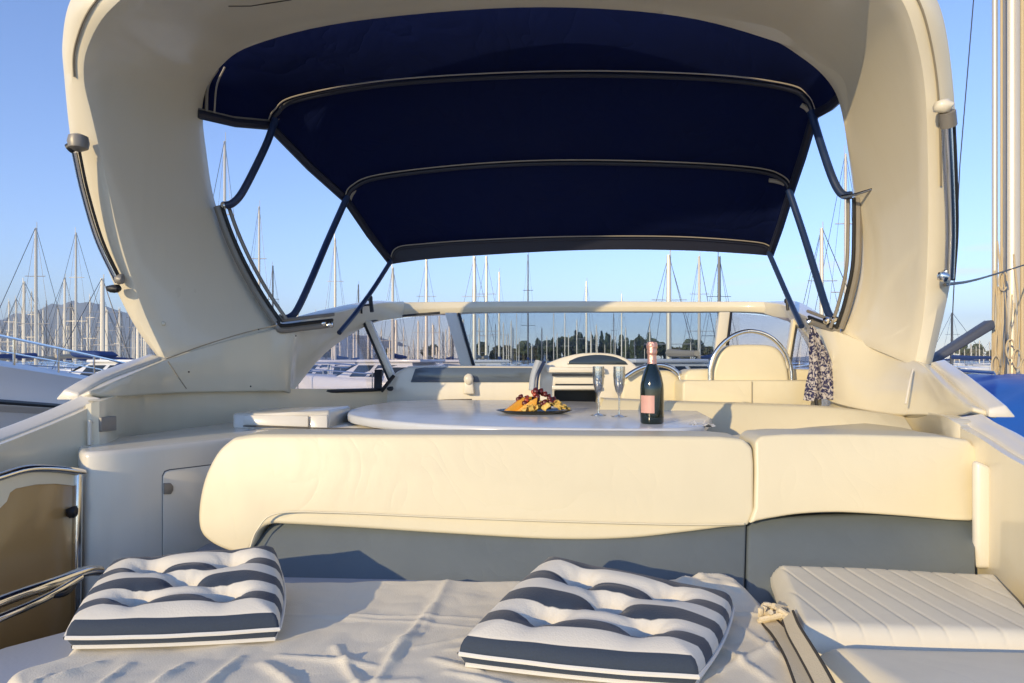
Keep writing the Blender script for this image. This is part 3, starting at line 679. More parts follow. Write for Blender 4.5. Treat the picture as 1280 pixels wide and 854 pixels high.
# dashboard
slab('dashboard', px2([(470,520),(478,492),(493,466),(510,458),(600,457.5),(668,458),(684,466),(690,520)], 3.95), UF*.75, M['gelwhite'], yt, .02, 4)
slab('dash_inset', px2([(513,478),(519,461),(530,459.5),(665,460),(668,478)], 3.94), UF*.03, M['smoke'], yt, .004, 2)
fin(bm_blob(B(586,474,3.9), .032, None, 3, .1, (.9, .7, 1)), 'dash_knob', M['gelwhite'], yt)
slab('dash_knob', px2([(580,476),(591,476),(593,493),(579,493)], 3.9), UF*.05, M['gelwhite'], yt, .01, 3)
tube('seam', [B(500,503,3.85), B(560,500,3.85), B(590,499.5,3.85)], .004, M['seam'], yt, 5)
# companionway hood with its arched window
hd = [(668,515),(668,464)]+[(v.x, v.y) for v in cr([(676,458,0),(700,448,0),(722,442.5,0),(745,441,0),(768,443,0),(786,450,0),(800,462,0)], 24)]+[(806,474),(806,515),(748,515),(748,488),(693,488),(693,515)]
hood = slab('companionway_hood', px2(hd, 3.66), UF*.5, M['gelwhite'], yt, .010, 3)
slab('hood_window', px2([(709,455.5)]+[(v.x, v.y) for v in cr([(712,451,0),(725,446,0),(747,443.5,0),(768,446,0),(782,452,0)], 16)]+[(785,456)], 3.655), UF*.02, M['window'], hood, .002, 2)
slab('doorway_dark', px2([(690,480),(752,480),(752,515),(690,515)], 3.90), UF*.02, M['dark'], hood, .0)  # near-black sheet paints the unlit cabin behind the opening
slab('hatch_slat', px2([(682,458.5),(755,459.5),(757,466),(684,466)], 3.62), UF*.06, M['gelwhite'], hood, .006, 2)
slab('hatch_slat', px2([(690,467.5),(752,468),(752,470),(690,470)], 3.63), UF*.03, M['dark'], hood, 0)
slab('hatch_slat', px2([(690,482),(750,482),(750,487),(690,487)], 3.62), UF*.05, M['gelwhite'], hood, .004, 2)
slab('hatch_slat', px2([(694,480),(748,480),(748,482),(694,482)], 3.63), UF*.03, M['dark'], hood, 0)
tube('folded_cover', cr([B(674,452,3.6), B(668,470,3.58), B(666,488,3.57)], 10), .022, M['pad'], hood, 8)
tube('folded_cover', cr([B(680,452,3.59), B(672,470,3.56), B(670,490,3.55)], 10), .010, M['strut'], hood, 8)
# windscreen: beam, pillars, panes
beam_t = [(455,381,4.1),(500,378,4.5),(600,377,4.62),(720,376.5,4.66),(850,377,4.62),(950,377,4.5),(992,380,4.12)]
beam_b = [(455,401,4.1),(500,396,4.5),(600,391,4.62),(720,390,4.66),(850,390,4.62),(950,391,4.5),(996,402,4.12)]
a = px3(beam_t, 50); c = px3(beam_b, 50)
rows = [a, [p*.5+q_*.5-UF*.015 for p, q_ in zip(a, c)], c, [p+UF*.10 for p in c], [p+UF*.12 for p in a]]
bm, V = bm_loft(rows, ring=True); bm.faces.new([r[0] for r in V]); bm.faces.new([r[-1] for r in V][::-1])
ws = fin(bm, 'windscreen_frame', M['gel'], yt, bevel=.006, seg=2, sharp=35)
def pillar(a_, b_, w, yb0, yb1, m_):
    slab('pillar', [B(a_[0], a_[1], yb0), B(a_[0]+w, a_[1], yb0), B(b_[0]+w, b_[1], yb1), B(b_[0], b_[1], yb1)], UF*.05, m_, ws, .006, 2)
pillar((455,401), (488,478), 8, 4.05, 4.0, M['gelwhite']); pillar((452,402), (485,478), 3, 4.04, 3.99, M['rubber'])
pillar((556,391), (578,466), 15, 4.50, 4.3, M['gelwhite']); pillar((571.5,391), (593,466), 3, 4.49, 4.29, M['rubber'])
pillar((900,390), (890,470), 13, 4.50, 4.3, M['gel']); pillar((913,390), (905,470), 3, 4.49, 4.29, M['rubber'])
pillar((992,398), (980,470), 5, 4.05, 4.0, M['gel']); pillar((996.5,398), (985,470), 2.5, 4.04, 3.99, M['rubber'])
def pane(pts, m_): slab('pane', [B(*p) for p in pts], UF*.006, m_, ws, 0)
pane([(356,489,3.32),(400,439,3.64),(455,404,4.12),(488,488,4.05)], M['sideglass'])
pane([(462,403,4.2),(557,392,4.56),(580,470,4.4),(488,488,4.1)], M['sideglass'])
pane([(573,391,4.60),(720,389.5,4.68),(902,390,4.58),(892,470,4.4),(720,470,4.5),(592,470,4.42)], M['glass'])
pane([(914,391,4.55),(992,398,4.15),(982,480,4.1),(904,470,4.38)], M['sideglass'])
pane([(997,400,4.1),(1022,446,3.64),(1034,488,3.34),(985,488,4.05)], M['sideglass'])
tube('seal', cr([B(357,488,3.28), B(378,463,3.45), B(400,440,3.57), B(428,419,3.85), B(455,404,4.05), B(500,395.5,4.46), B(550,391,4.52)], 40), .008, M['rubber'], ws, 6)
tube('seal', [B(355,488,3.27), B(420,489,3.6), B(478,487,3.9)], .010, M['rubber'], ws, 6)
slab('trim_block', [B(468,462,3.95), B(477,462,3.95), B(476,486,3.9), B(467,486,3.9)], UF*.03, M['rubber'], ws, .003, 2)
tube('seal', [B(477,489,3.85), B(492,470,3.92)], .012, M['rubber'], ws, 6); fin(bm_blob(B(488,486,3.85), .016, None, 2, .3, (1.3, 1, .8)), 'clip', M['rubber'], ws)
# clips on the beam
bm = bmesh.new()
bm_blob(B(463,374,3.98), .016, bm, 2, .3, (1, 1, 1.2)); bm_tube([B(463,374,3.97), B(465,390,3.96)], .012, bm, 8); bm_tube(cr([B(452,392,3.95), B(453,383,3.95), B(462,381,3.95)], 8), .006, bm, 6)
bm_blob(B(983,376,3.98), .012, bm, 2, .3, (1, 1, 1.4)); bm_tube([B(983,374,3.97), B(985,388,3.96)], .009, bm, 8)
fin(bm, 'clip', M['rubber'], ws)

# sunpad base and slate panels under the backrests
slab('sunpad_base', [(-1.13, .55, CZ-.61), (.62, .55, CZ-.61), (.64, 1.98, CZ-.61), (-.72, 2.05, CZ-.61), (-.98, 1.60, CZ-.61), (-1.10, 1.46, CZ-.61)], (0, 0, -.36), M['pad'], yt, .02, 3)
slab('kick_panel', [B(308,690,1.97), B(345,648,2.0), B(934,648,2.0), B(931,760,1.79), B(306,760,1.84)], UF*.05, M['greypanel'], yt, .008, 3)
slab('kick_panel', [B(936,648,2.0), B(1221,640,2.0), B(1221,760,1.79), B(933.5,760,1.79)], UF*.05, M['greypanel'], yt, .008, 3)
slab('gangway_step', [H(215,705,-.60), H(262,676,-.60), H(330,700,-.60), H(330,735,-.60), H(215,735,-.60)], (0, 0, -.3), M['pad'], yt, .01, 2)

# gate of smoked acrylic in the left coaming
G = lambda px, py: (lambda d: Vector((d.x, d.y, d.z+CZ)))(ray(px, py)*(1.97*(-.633)/(-.633) if False else (1.255+0.0)/(-( (px-CX)/FPX)+.0)*1.0))
def gp(px, py, o=0.0):                     # plane through (-1.25,1.97) and (-1.30,1.70)
    nrm_ = Vector((1, -.17, 0)).normalized(); d = ray(px, py); t = (Vector((-1.245, 1.97, 0)).dot(nrm_)+o)/d.dot(nrm_); p = d*t; p.z += CZ; return p
gate = slab('gate', [gp(-150,640), gp(-150,900), gp(98,790), gp(98,596), gp(70,589), gp(40,588), gp(15,592), gp(-10,601), gp(-60,620)], Vector((-.02, 0, 0)), M['brown'], yt, .003, 2)
tube('gate_frame', cr([gp(-90,632,.008), gp(-30,606,.008), gp(0,596,.008), gp(35,586.5,.008), gp(70,586.5,.008), gp(104,591,.008)], 30), .011, M['steel'], gate, 10)
slab('gate_frame', [gp(98,588,.016), gp(105,587,.016), gp(102,800,.016), gp(95,800,.016)], Vector((-.02, 0, 0)), M['steel'], gate, .004, 2)
slab('gate_band', [gp(-60,650,.004), gp(0,636,.004), gp(9,627,.004), gp(13,616,.004), gp(20,611,.004), gp(45,606,.004), gp(70,605,.004), gp(97,608,.004), gp(97,594,.004), gp(70,591,.004), gp(40,590,.004), gp(15,594,.004), gp(-10,603,.004), gp(-60,622,.004)], Vector((-.006, 0, 0)), M['gel'], gate, .001, 1)
fin(bm_blob(gp(91,640,.015), .016, None, 2, .4), 'gate_latch', M['rubber'], gate)
hr = tube('handrail', cr([H(-70,782,-.52), H(0,752,-.52), H(60,731,-.525), H(105,715,-.535), H(124,713,-.55)], 24), .014, M['steel'], yt, 12)
tube('handrail', cr([H(-70,800,-.545), H(0,772,-.545), H(55,748,-.545), H(100,722,-.54)], 20), .010, M['steel'], yt, 10)
fin(bm_tube(cr([H(50,742,-.545), H(70,745,-.55), H(85,740,-.55), H(94,728,-.55), H(80,733,-.54)], 14), .006, None, 6), 'hook', M['rubber'], yt)

# white moulded seat base at right
slab('moulded_seat', [H(1000,775,-.585), H(1008,800,-.585), H(1040,860,-.585), Vector((.60, .6, CZ-.585)), Vector((1.5, .6, CZ-.585)), Vector((1.5, 1.45, CZ-.585))], (0, 0, -.3), M['gelwhite'], yt, .03, 5)

# ------------------------------------------------------------------ upholstery
lc = cr([(292,547,0),(272,565,0),(256,596,0),(248,632,0),(249,662,0),(262,678,0),(285,689,0),(306,692,0),(316,681,0),(324,664,0),(338,656,0),(360,656,0),(450,661,0),(560,668,0),(690,675,0),(780,674,0),(850,667,0),(905,660,0)], 90)
outl = [(v.x, v.y) for v in lc]+[(936,658),(943,640),(943,580),(941,560),(930,549),(900,546),(640,544),(360,543),(320,543)]
cs = slab('backrest_cushion', [B(x_, y_, 1.955+.04*(660-y_)/110) for x_, y_ in outl], UF*.17, M['vinyl'], None, .042, 7, sharp=0)
tag(cs, 'long cream backrest cushion with a drooping rounded left end, behind the striped cushions', 'cushion')
tube('piping', cr([B(312,686,1.915), B(322,662,1.93), B(346,642,1.94), B(420,641,1.945), B(560,647,1.945), B(700,652,1.945), B(860,656,1.945), B(930,655,1.95)], 50), .0028, M['vinyl'], cs, 6)
outl = [(937,656),(946,652)]+[(v.x, v.y) for v in cr([(960,649,0),(1000,643,0),(1050,641,0),(1120,645,0),(1190,651,0)], 20)]+[(1216,652),(1223,645),(1223,575),(1221,560),(1211,550),(1180,546),(1060,543),(980,543),(952,545),(944,552),(945,590),(944,635)]
cs = slab('backrest_cushion', [B(x_, y_, 1.95+.04*(650-y_)/100) for x_, y_ in outl], UF*.17, M['vinyl'], None, .035, 7, sharp=0)
tag(cs, 'shorter cream backrest cushion at the right, above the quilted white seat', 'cushion')
# curved settee back behind the table at right
bt = [(735,538,3.0),(850,556,2.92),(1000,556,2.8),(1090,556,2.64),(1145,556,2.35)]
tp = [(755,499,3.12),(850,503,3.06),(950,506,2.98),(1040,510,2.86),(1130,521,2.62)]
a = px3(bt, 40); c = px3(tp, 40)
rows = [a, [p*.5+q_*.5-UF*.02 for p, q_ in zip(a, c)], c, [q_+UF*.05+Vector((0, 0, .004)) for q_ in c], [q_+UF*.22-Vector((0, 0, .004)) for q_ in c], [q_+UF*.28-Vector((0, 0, .2)) for q_ in c]]
bm, V = bm_loft(rows); st = fin(bm, 'settee_back', M['vinyl'], None, bevel=.012, seg=3, sharp=60)
tag(st, 'low cream settee back curving behind the table, crossed by the bottle shadow', 'sofa')
# near settee top between table and right backrest
slab('settee_ledge', [H(868,549,-.238), H(930,541,-.238), H(1010,533,-.238), H(1100,527,-.238), H(1150,538,-.238), H(1180,552,-.238), H(1000,556,-.238)], (0, 0, -.2), M['vinyl'], st, .02, 4)

# helm seats
hs = empty('helm_seat', B(815, 520, 3.45)); tag(hs, 'narrow cream helm seat with a bent steel rail, half hidden by the bottle', 'seat')
slab('backrest', px2([(776,520),(776,480),(784,471),(800,463),(838,463),(848,470),(851,480),(851,520)], 3.42), UF*.14, M['vinyl'], hs, .02, 4)
tube('seat_rail', cr([B(781,472,3.38), B(795,463,3.38), B(810,457.5,3.38), B(828,456.5,3.38), B(842,462,3.38), B(850,473,3.38), B(851,505,3.38)], 36), .011, M['steel'], hs, 10)
hs = empty('helm_seat', B(940, 520, 3.3)); tag(hs, 'wide cream helm seat with an arched backrest inside a tall steel hoop', 'seat')
slab('seat_block', px2([(853,520),(853,478),(858,475.5),(938,475.5),(1022,475.5),(1028,479),(1028,520)], 3.22), UF*.3, M['vinyl'], hs, .012, 4)
slab('shoulder_pad', px2([(855,479),(855,468),(862,462),(892,461),(892,479)], 3.30), UF*.2, M['vinyl'], hs, .015, 4)
slab('shoulder_pad', px2([(984,479),(984,461),(1015,462),(1025,468),(1026,479)], 3.30), UF*.2, M['vinyl'], hs, .015, 4)
slab('backrest', px2([(889,480)]+[(v.x, v.y) for v in cr([(891,462,0),(898,444,0),(908,434,0),(922,431,0),(955,431,0),(970,434,0),(980,444,0),(986,462,0)], 26)]+[(988,480)], 3.28), UF*.12, M['vinyl'], hs, .02, 5)
tube('seat_hoop', cr([B(887,478,3.26), B(888,458,3.26), B(896,438,3.26), B(914,421,3.26), B(937,414,3.26), B(961,420,3.26), B(979,437,3.26), B(988,458,3.26), B(990,478,3.26)], 50), .010, M['steel'], hs, 10)
tube('seam', [B(940,477,3.215), B(940,505,3.215)], .002, M['stitch'], hs, 5)

# ------------------------------------------------------------------ table
zt = -.215
tv = empty('cockpit_table', (.05, 2.75, CZ-.97)); tag(tv, 'white oval ended cockpit table with a thick pale edge, set with champagne', 'table')
front = cr([(437,512,0),(434,515.5,0),(440,519,0),(470,524,0),(530,529.5,0),(610,533,0),(700,535,0),(790,536,0),(850,535,0),(880,532,0)], 50)
back = [(890,522),(870,512),(820,506),(740,502),(640,500),(540,500),(490,502),(455,507)]
slab('tabletop', [H(v.x, v.y, zt) for v in front]+[H(x_, y_, zt) for x_, y_ in back], (0, 0, -.036), M['table'], tv, .012, 4)
tube('leg', [(.05, 2.8, CZ-.97), (.05, 2.8, CZ-.26)], .05, M['steel'], tv, 20)
bm = bm_lathe([(.2, 0), (.2, .015), (.06, .03)], (.05, 2.8, CZ-.97), 28); fin(bm, 'foot', M['steel'], tv)
TZ = CZ+zt+.0005

# champagne bottle
bp_ = H(815, 529.5, zt); s = .30/.30
bo = empty('champagne_bottle', (bp_.x, bp_.y, TZ)); tag(bo, 'dark green champagne bottle with rose foil neck and pink label on the table', 'bottle')
prof = [(.024, .004), (.040, 0), (.0435, .006), (.044, .03), (.044, .125), (.0425, .145), (.037, .172), (.028, .198), (.020, .214), (.016, .225)]
fin(bm_lathe([(r_*.92, z_*.94) for r_, z_ in prof], (0, 0, 0), 40), 'glass_body', M['mirror'], bo, local=True)
fp = [(.0235, .192), (.0205, .205), (.0165, .222), (.0155, .25), (.0165, .256), (.0185, .262), (.0185, .268), (.017, .272), (.0195, .280), (.0200, .290), (.0165, .299), (.006, .302)]
bm = bm_lathe([(r_*.97, z_*.94) for r_, z_ in fp], (0, 0, 0), 36)
for v in bm.verts: v.co += v.co.normalized()*.0012*noise.noise(v.co*180)
fin(bm, 'foil', M['foil'], bo, local=True)
rows = []
for k in range(15):
    a_ = R(195+k*75/14); rows.append([(.0415*math.cos(a_), .0415*math.sin(a_), z_) for z_ in (.038, .060, .085, .098)])
bm, _ = bm_loft(rows); fin(bm, 'label', M['label'], bo, local=True)

# flutes
def flute(px, py, lb):
    p = H(px, py, zt); o = empty('champagne_flute', (p.x, p.y, TZ)); tag(o, lb, 'glass')
    pr = [(.031, 0), (.031, .0015), (.02, .003), (.005, .008), (.0038, .02), (.0036, .075), (.006, .085), (.014, .098), (.021, .125), (.0235, .16), (.0225, .195)]
    inn = [(.0215, .195), (.0225, .16), (.0198, .125), (.013, .101), (.002, .092)]
    fin(bm_lathe(pr+inn, (0, 0, 0), 32), 'flute_glass', M['flute'], o, local=True); return o
flute(748, 519.5, 'clear champagne flute nearer the fruit plate'); flute(774, 521, 'clear champagne flute nearer the champagne bottle')

# plate of nibbles
pc = H(668, 517, zt); pz = TZ
bm = bm_lathe([(.06, 0), (.125, .003), (.155, .012), (.158, .014), (.152, .0155), (.12, .007), (.02, .006)], (0, 0, 0), 48)
for v in bm.verts: v.co.y *= .62
o = fin(bm, 'serving_plate', M['plate'], None, local=True); o.location = (pc.x, pc.y, pz); tag(o, 'black oval serving plate under the snacks on the table', 'plate')
for k, (dx, dy, lb, rz) in enumerate(((-.085, -.02, 'leftmost orange cheese wedge on the black plate', .25), (-.055, .02, 'orange cheese wedge behind the leftmost wedge', .5), (-.035, -.035, 'orange cheese wedge next to the crisps', -.05))):
    bm = bmesh.new(); bm_slab([(-.045, -.014, 0), (.04, -.016, 0), (.047, -.012, .060), (.02, -.012, .046)], (0, .03, 0), bm); bm.transform(Matrix.Rotation(rz, 4, 'Z'))
    o = fin(bm, 'cheese_wedge', M['cheese'], None, .003, 2, local=True); o.location = (pc.x+dx, pc.y+dy, pz+.009); tag(o, lb, 'cheese')
proto = None
for k in range(26):
    bm = bmesh.new(); rows = []
    for i in range(6):
        rows.append([Vector(((i/5-.5)*.034, (j/5-.5)*.026, .008*math.sin(i*1.1)*math.cos(j*.9+1))) for j in range(6)])
    if proto is None:
        bm, _ = bm_loft(rows, bm=bm); o = proto = fin(bm, 'crisp', M['crisp'], None, solid=.0022, offset=0, local=True)
    else: bm.free(); o = proto.copy(); COL.objects.link(o)
    a_ = random.random()*6.28; r_ = random.random()**.5
    dx, dy = .045+.092*r_*math.cos(a_), -.012+.06*r_*math.sin(a_)
    if k > 17: dx, dy = -.02+.03*r_*math.cos(a_), -.045+.02*r_*math.sin(a_)
    o.location = (pc.x+dx, pc.y+dy, pz+.014+.040*(1-r_)*random.random()+.010); o.rotation_euler = (random.uniform(-1, 1), random.uniform(-1, 1), random.random()*6)
    tag(o, 'yellow crisp heaped on the right side of the black plate', 'snack', 'crisps on the plate')
protob = {}
for k in range(52):
    kd = 'berry' if k % 3 else 'red'
    if kd not in protob: o = protob[kd] = fin(bm_blob((0, 0, 0), .0105, None, 2, .25), 'dried_berry', M[kd], None, local=True)
    else: o = protob[kd].copy(); COL.objects.link(o)
    a_ = random.random()*6.28; r_ = random.random()**.5
    dx, dy = .008+.105*r_*math.cos(a_), .016+.055*r_*math.sin(a_)
    o.location = (pc.x+dx, pc.y+dy, pz+.026+.066*(1-r_**1.5)+.008*random.random()); o.scale = [random.uniform(.8, 1.25)]*3
    tag(o, 'dark red dried berry piled on the snacks' if kd == 'berry' else 'bright red dried berry piled on the snacks', 'berry', 'dark berries on the plate' if kd == 'berry' else 'red berries on the plate')
p = H(880, 538, -.235); bm = bmesh.new()
rows = [[Vector((i*.012, j*.012, .018*noise.noise((i*.7, j*.7, 3))+.012)) for i in range(8)] for j in range(5)]
bm, _ = bm_loft(rows); o = fin(bm, 'paper_napkin', M['paper'], None, solid=.001, local=True); o.location = (p.x-.05, p.y-.02, CZ-.228); tag(o, 'small crumpled white napkin at the right end of the table', 'napkin')

# scarf hung beside the right seat
rows = []
prof = [(408,1012,1018,3.12),(422,1011,1025,3.12),(440,1011,1034,3.11),(460,1011,1043,3.10),(480,1007,1051,3.09),(500,1004,1057,3.08)]
pf = cr([(a, b_, c) for a, b_, c, d in prof], 30)
for i, v in enumerate(pf):
    r = []
    for j in range(33):
        u = j/32; x_ = v.y+(v.z-v.y)*u
        r.append(B(x_, v.x+1.5*math.sin(u*9), 3.10+.012*math.sin(u*14+i*.05)*(.3+i/30)))
    rows.append(r)
sf = loft('scarf', rows, M['scarf'], None, solid=.002); tag(sf, 'patterned dark and pale scarf hanging from the right canopy strut foot', 'scarf')
tube('tassel', [B(1020,499,3.05), B(1021,508,3.05)], .008, M['rubber'], sf, 6)

# ------------------------------------------------------------------ bimini canopy
cn = empty('bimini_canopy', B(700, 100, 3.4)); tag(cn, 'navy blue canvas bimini canopy on three bows above the cockpit', 'canopy')
E = [[(246,142),(250,104),(280,60),(440,8),(645,-10),(830,-2),(955,25),(1022,66),(1058,114)],
     [(337,157),(346,139),(376,121),(500,101),(700,91),(880,95),(980,107),(1008,122),(1018,144)],
     [(432,249),(441,233),(476,219),(590,206),(710,201),(850,204),(945,211),(978,222),(989,238)],
     [(488,327),(497,310),(530,305),(600,300),(710,296),(840,296),(935,302),(960,308),(963,318)]]
EY = [2.86, 3.14, 3.56, 3.98]
NCU = 61
cur = [px2(e_, y_, NCU) for e_, y_ in zip(E, EY)]
rows = []
for k in range(3):
    for s_ in range(6):
        t = s_/6; rows.append([a*(1-t)+c*t+Vector((0, 0, -.018*math.sin(t*math.pi)+.004*noise.noise(a*4))) for a, c in zip(cur[k], cur[k+1])])
rows.append(cur[3])
loft('canvas', rows, M['navy'], cn, solid=.005, offset=1, sharp=60)
va = cr([(488,330,0),(560,322,0),(720,313,0),(850,313,0),(963,319,0)], NCU)
loft('valance', [[p-UF*.004 for p in cur[3]], [B(v.x, v.y, 4.0) for v in va]], M['navytrim'], cn, solid=.008, offset=0)
for k in (1, 2, 3):
    tube('bow', [p+Vector((0, 0, -.012)) for p in cur[k]], .011, M['navytrim'], cn, 10)
    tube('bow_piping', [p-UF*.028+Vector((0, 0, -.004)) for p in cur[k][2:-2]], .0034, M['pale'], cn, 6)
for k, i0, i1 in ((1, 3, 8), (1, 51, 57), (2, 3, 9), (2, 48, 56)):
    pts = cur[k][i0:i1]; tube('bow_end', [p+UF*.03+Vector((0, 0, -.035+.004*j)) for j, p in enumerate(pts)], .011, M['pale'], cn, 8)
for sd in (0, -1):
    edge = [c_[sd] for c_ in cur]
    for a, c in zip(edge[:-1], edge[1:]):
        tube('side_hem', [a, (a+c)/2+Vector((0, 0, -.012)), c], .021, M['navytrim'], cn, 8)
        tube('hem_piping', [a-UF*.015+UP*.018, (a+c)/2+Vector((0, 0, .006))-UF*.015, c-UF*.015+UP*.018], .005, M['dull'], cn, 6)
# webbing at the rear left corner
tube('corner_strap', cr([B(272,86,2.88), B(260,107,2.88), B(258,139,2.88)], 10), .007, M['dull'], cn, 6); tube('corner_strap', cr([B(281,84,2.89), B(271,107,2.89), B(268,141,2.89)], 10), .004, M['pale'], cn, 6)
def strut(path, r=.017): tube('strut', cr([B(*p) for p in path], 26), r, M['strut'], cn, 12)
strut([(344,150,3.12),(334,178,3.06),(318,212,3.0),(302,242,2.96),(291,254,2.94),(282,257,2.93)])
strut([(434,246,3.54),(410,300,3.44),(388,352,3.3),(372,386,3.22),(363,396,3.19),(352,399,3.15)])
strut([(489,326,3.95),(466,362,3.85),(444,392,3.7),(424,416,3.5)], .013)
strut([(1014,140,3.12),(1026,180,3.06),(1038,216,3.0),(1047,236,2.97),(1055,244,2.95),(1064,244,2.93)])
strut([(986,238,3.54),(1004,292,3.45),(1022,350,3.32),(1034,388,3.22),(1040,398,3.19)])
strut([(961,316,3.95),(974,346,3.85),(988,378,3.72),(1002,408,3.5)], .014)

# ------------------------------------------------------------------ striped cushions
def striped(name, corners, zb, th, label, nst, phase, tilt):
    """corners: front left, front right, back right, back left (plan points)"""
    FL, FR, BR, BL = [Vector((c[0], c[1], 0)) for c in corners]; ctr = (FL+FR+BR+BL)/4
    N = 56; buttons = [(.27, .27), (.73, .27), (.5, .5), (.27, .74), (.73, .74)]
    def sq(t): return t
    def P(u, v):
        # rounded outline
        x_, y_ = u*2-1, v*2-1
        k_ = 1-.035*(x_*x_*y_*y_)
        uu, vv = (x_*k_*(1-.03*(1-y_*y_)*0)+1)/2, (y_*k_+1)/2
        return (FL*(1-uu)+FR*uu)*(1-vv)+(BL*(1-uu)+BR*uu)*vv
    def hgt(u, v):
        e_ = min(u, 1-u, v, 1-v); z = th*(.80+.20*(1-(1-min(1, e_/.2))**2.2))*(1+v*(tilt[0]*(1-u)+tilt[1]*u))
        for bu, bv in buttons:
            d = math.hypot((u-bu), (v-bv)); z -= th*.60*math.exp(-(d/.085)**1.4)+th*.055*math.cos(9*math.atan2(v-bv, u-bu)+bu*7)*math.exp(-(d/.10)**2)*min(1, d/.03)
        # folds running between buttons and to the edge
        for (a, c) in (((.27, .27), (.73, .27)), ((.27, .74), (.73, .74)), ((.27, .27), (.27, .0)), ((.73, .27), (.73, .0)), ((.27, .27), (0, .27)), ((.73, .27), (1, .27)), ((.27, .74), (0, .74)), ((.73, .74), (1, .74)), ((.27, .27), (.5, .5)), ((.73, .27), (.5, .5)), ((.27, .74), (.5, .5)), ((.73, .74), (.5, .5)), ((.27, .74), (.27, 1)), ((.73, .74), (.73, 1))):
            ax, ay = a; cx_, cy_ = c; L2 = (cx_-ax)**2+(cy_-ay)**2; t = max(0, min(1, ((u-ax)*(cx_-ax)+(v-ay)*(cy_-ay))/L2))
            d = math.hypot(u-ax-t*(cx_-ax), v-ay-t*(cy_-ay)); z -= th*.09*math.exp(-(d/.045)**2)*(1-.95*t if cx_ in (0, 1) or cy_ in (0, 1) else 1)
        return z+.002*noise.noise((u*5, v*5, nst))
    bm = bmesh.new(); lay = bm.verts.layers.float.new('weave')
    def mk(p, z, w): 
        v_ = bm.verts.new((p.x-ctr.x, p.y-ctr.y, z)); v_[lay] = w; return v_
    depth = ((BL-FL).length+(BR-FR).length)/2
    G_ = [[None]*(N+1) for _ in range(N+1)]
    for j in range(N+1):
        for i in range(N+1):
            u, v = i/N, j/N; G_[j][i] = mk(P(u, v), hgt(u, v), v*nst+phase+(.035*noise.noise((u*6, v*6, 7)) if 0 < j < N else 0))
    for j in range(N):
        for i in range(N): bm.faces.new((G_[j][i], G_[j][i+1], G_[j+1][i+1], G_[j+1][i]))
    # boxing strip: bulging wall round the rim, down to the bottom seam
    ring = [(i, 0) for i in range(N)]+[(N, j) for j in range(N)]+[(i, N) for i in range(N, 0, -1)]+[(0, j) for j in range(N, 0, -1)]
    prev = [G_[j][i] for i, j in ring]
    for kz in range(1, 7):
        t = kz/6; cur_ = []
        for (i, j) in ring:
            u, v = i/N, j/N; p = P(u, v); o_ = (p-ctr).normalized(); z0 = hgt(u, v)
            bul = .017*math.sin(t*math.pi)
            w = v*nst+phase
            if j == 0: w = phase-(t*.62 if False else 0)+(-.001)
            front = j == 0
            if front: w = .2
            cur_.append(mk(p+o_*bul, z0*(1-t)+.004, w))
        for a in range(len(ring)):
            b_ = (a+1) % len(ring); bm.faces.new((prev[a], cur_[a], cur_[b_], prev[b_]))
        prev = cur_
    bm.faces.new(prev[::-1])
    root = fin(bm, name, M['stripe'], None, sharp=0, local=True); root.location = (ctr.x, ctr.y, zb); tag(root, label, 'cushion', None)
    # white piping round the upper and lower seams
    for hz, rr in ((.74, .0040), (.42, .0045), (.06, .0045)):
        pts = []
        for (i, j) in ring+ring[:1]:
            u, v = i/N, j/N; p = P(u, v); o_ = (p-ctr).normalized(); z0 = hgt(u, v)
            if hz > .7: q_ = p-ctr; z_ = z0
            else: q_ = p-ctr+o_*(.0175*math.sin((1-hz/1.0)*math.pi)+.001); z_ = z0*hz+.004
            pts.append(Vector((q_.x, q_.y, z_)))
        if hz == .74: continue
        fin(bm_tube(pts, rr, None, 6, False), 'piping', M['piping'], root, local=True)
    bb = bmesh.new()
    for bu, bv in buttons: bm_blob(Vector((P(bu, bv).x-ctr.x, P(bu, bv).y-ctr.y, hgt(bu, bv)+.001)), .006, bb, 2, 0, (1, 1, .5))
    fin(bb, 'button', M['piping'], root, local=True)
    return root
M['piping'] = mat('cotton piping', (.74, .70, .62), .8)
ZS = CZ-.588
striped('striped_cushion', [(-.895, 1.385), (-.492, 1.425), (-.605, 1.75), (-1.00, 1.70)], ZS, .078, 'navy and white striped tufted cushion at the left, near the handrail', 4.0, .5, (.45, .80))
striped('striped_cushion', [(-.095, 1.305), (.325, 1.215), (.495, 1.545), (.085, 1.665)], ZS, .078, 'navy and white striped tufted cushion right of centre, lying askew', 4.0, .5, (.80, .05))

# ------------------------------------------------------------------ cotton sheet over the sunpad
creases = []
def cz_(x0, y0, x1, y1, A_, w): a = H(x0, y0, -.59); c = H(x1, y1, -.59); creases.append((a.x, a.y, c.x, c.y, A_, w))
for q_ in ((350,768,600,775,.005,.010),(395,770,640,792,.004,.012),(505,800,470,860,.012,.018),(540,760,490,830,.009,.014),(480,815,520,800,.01,.012),(520,812,640,790,.007,.012),(350,822,470,835,.010,.014),(330,832,380,870,.014,.018),(230,835,180,870,.014,.02),(300,825,250,870,.012,.016),(120,830,40,858,.012,.018),(160,832,110,870,.010,.016),(540,826,600,840,.009,.012),(560,840,640,858,.008,.014),(410,860,520,850,.008,.02),(850,742,940,726,.016,.022),(905,770,965,775,.010,.014),(880,800,960,850,.012,.016),(900,840,990,800,.01,.014),(560,728,530,790,.008,.02),(420,812,455,870,.012,.014),(560,815,600,812,.006,.01),(60,845,20,870,.01,.014),(930,790,1000,840,.008,.014)): cz_(*q_)
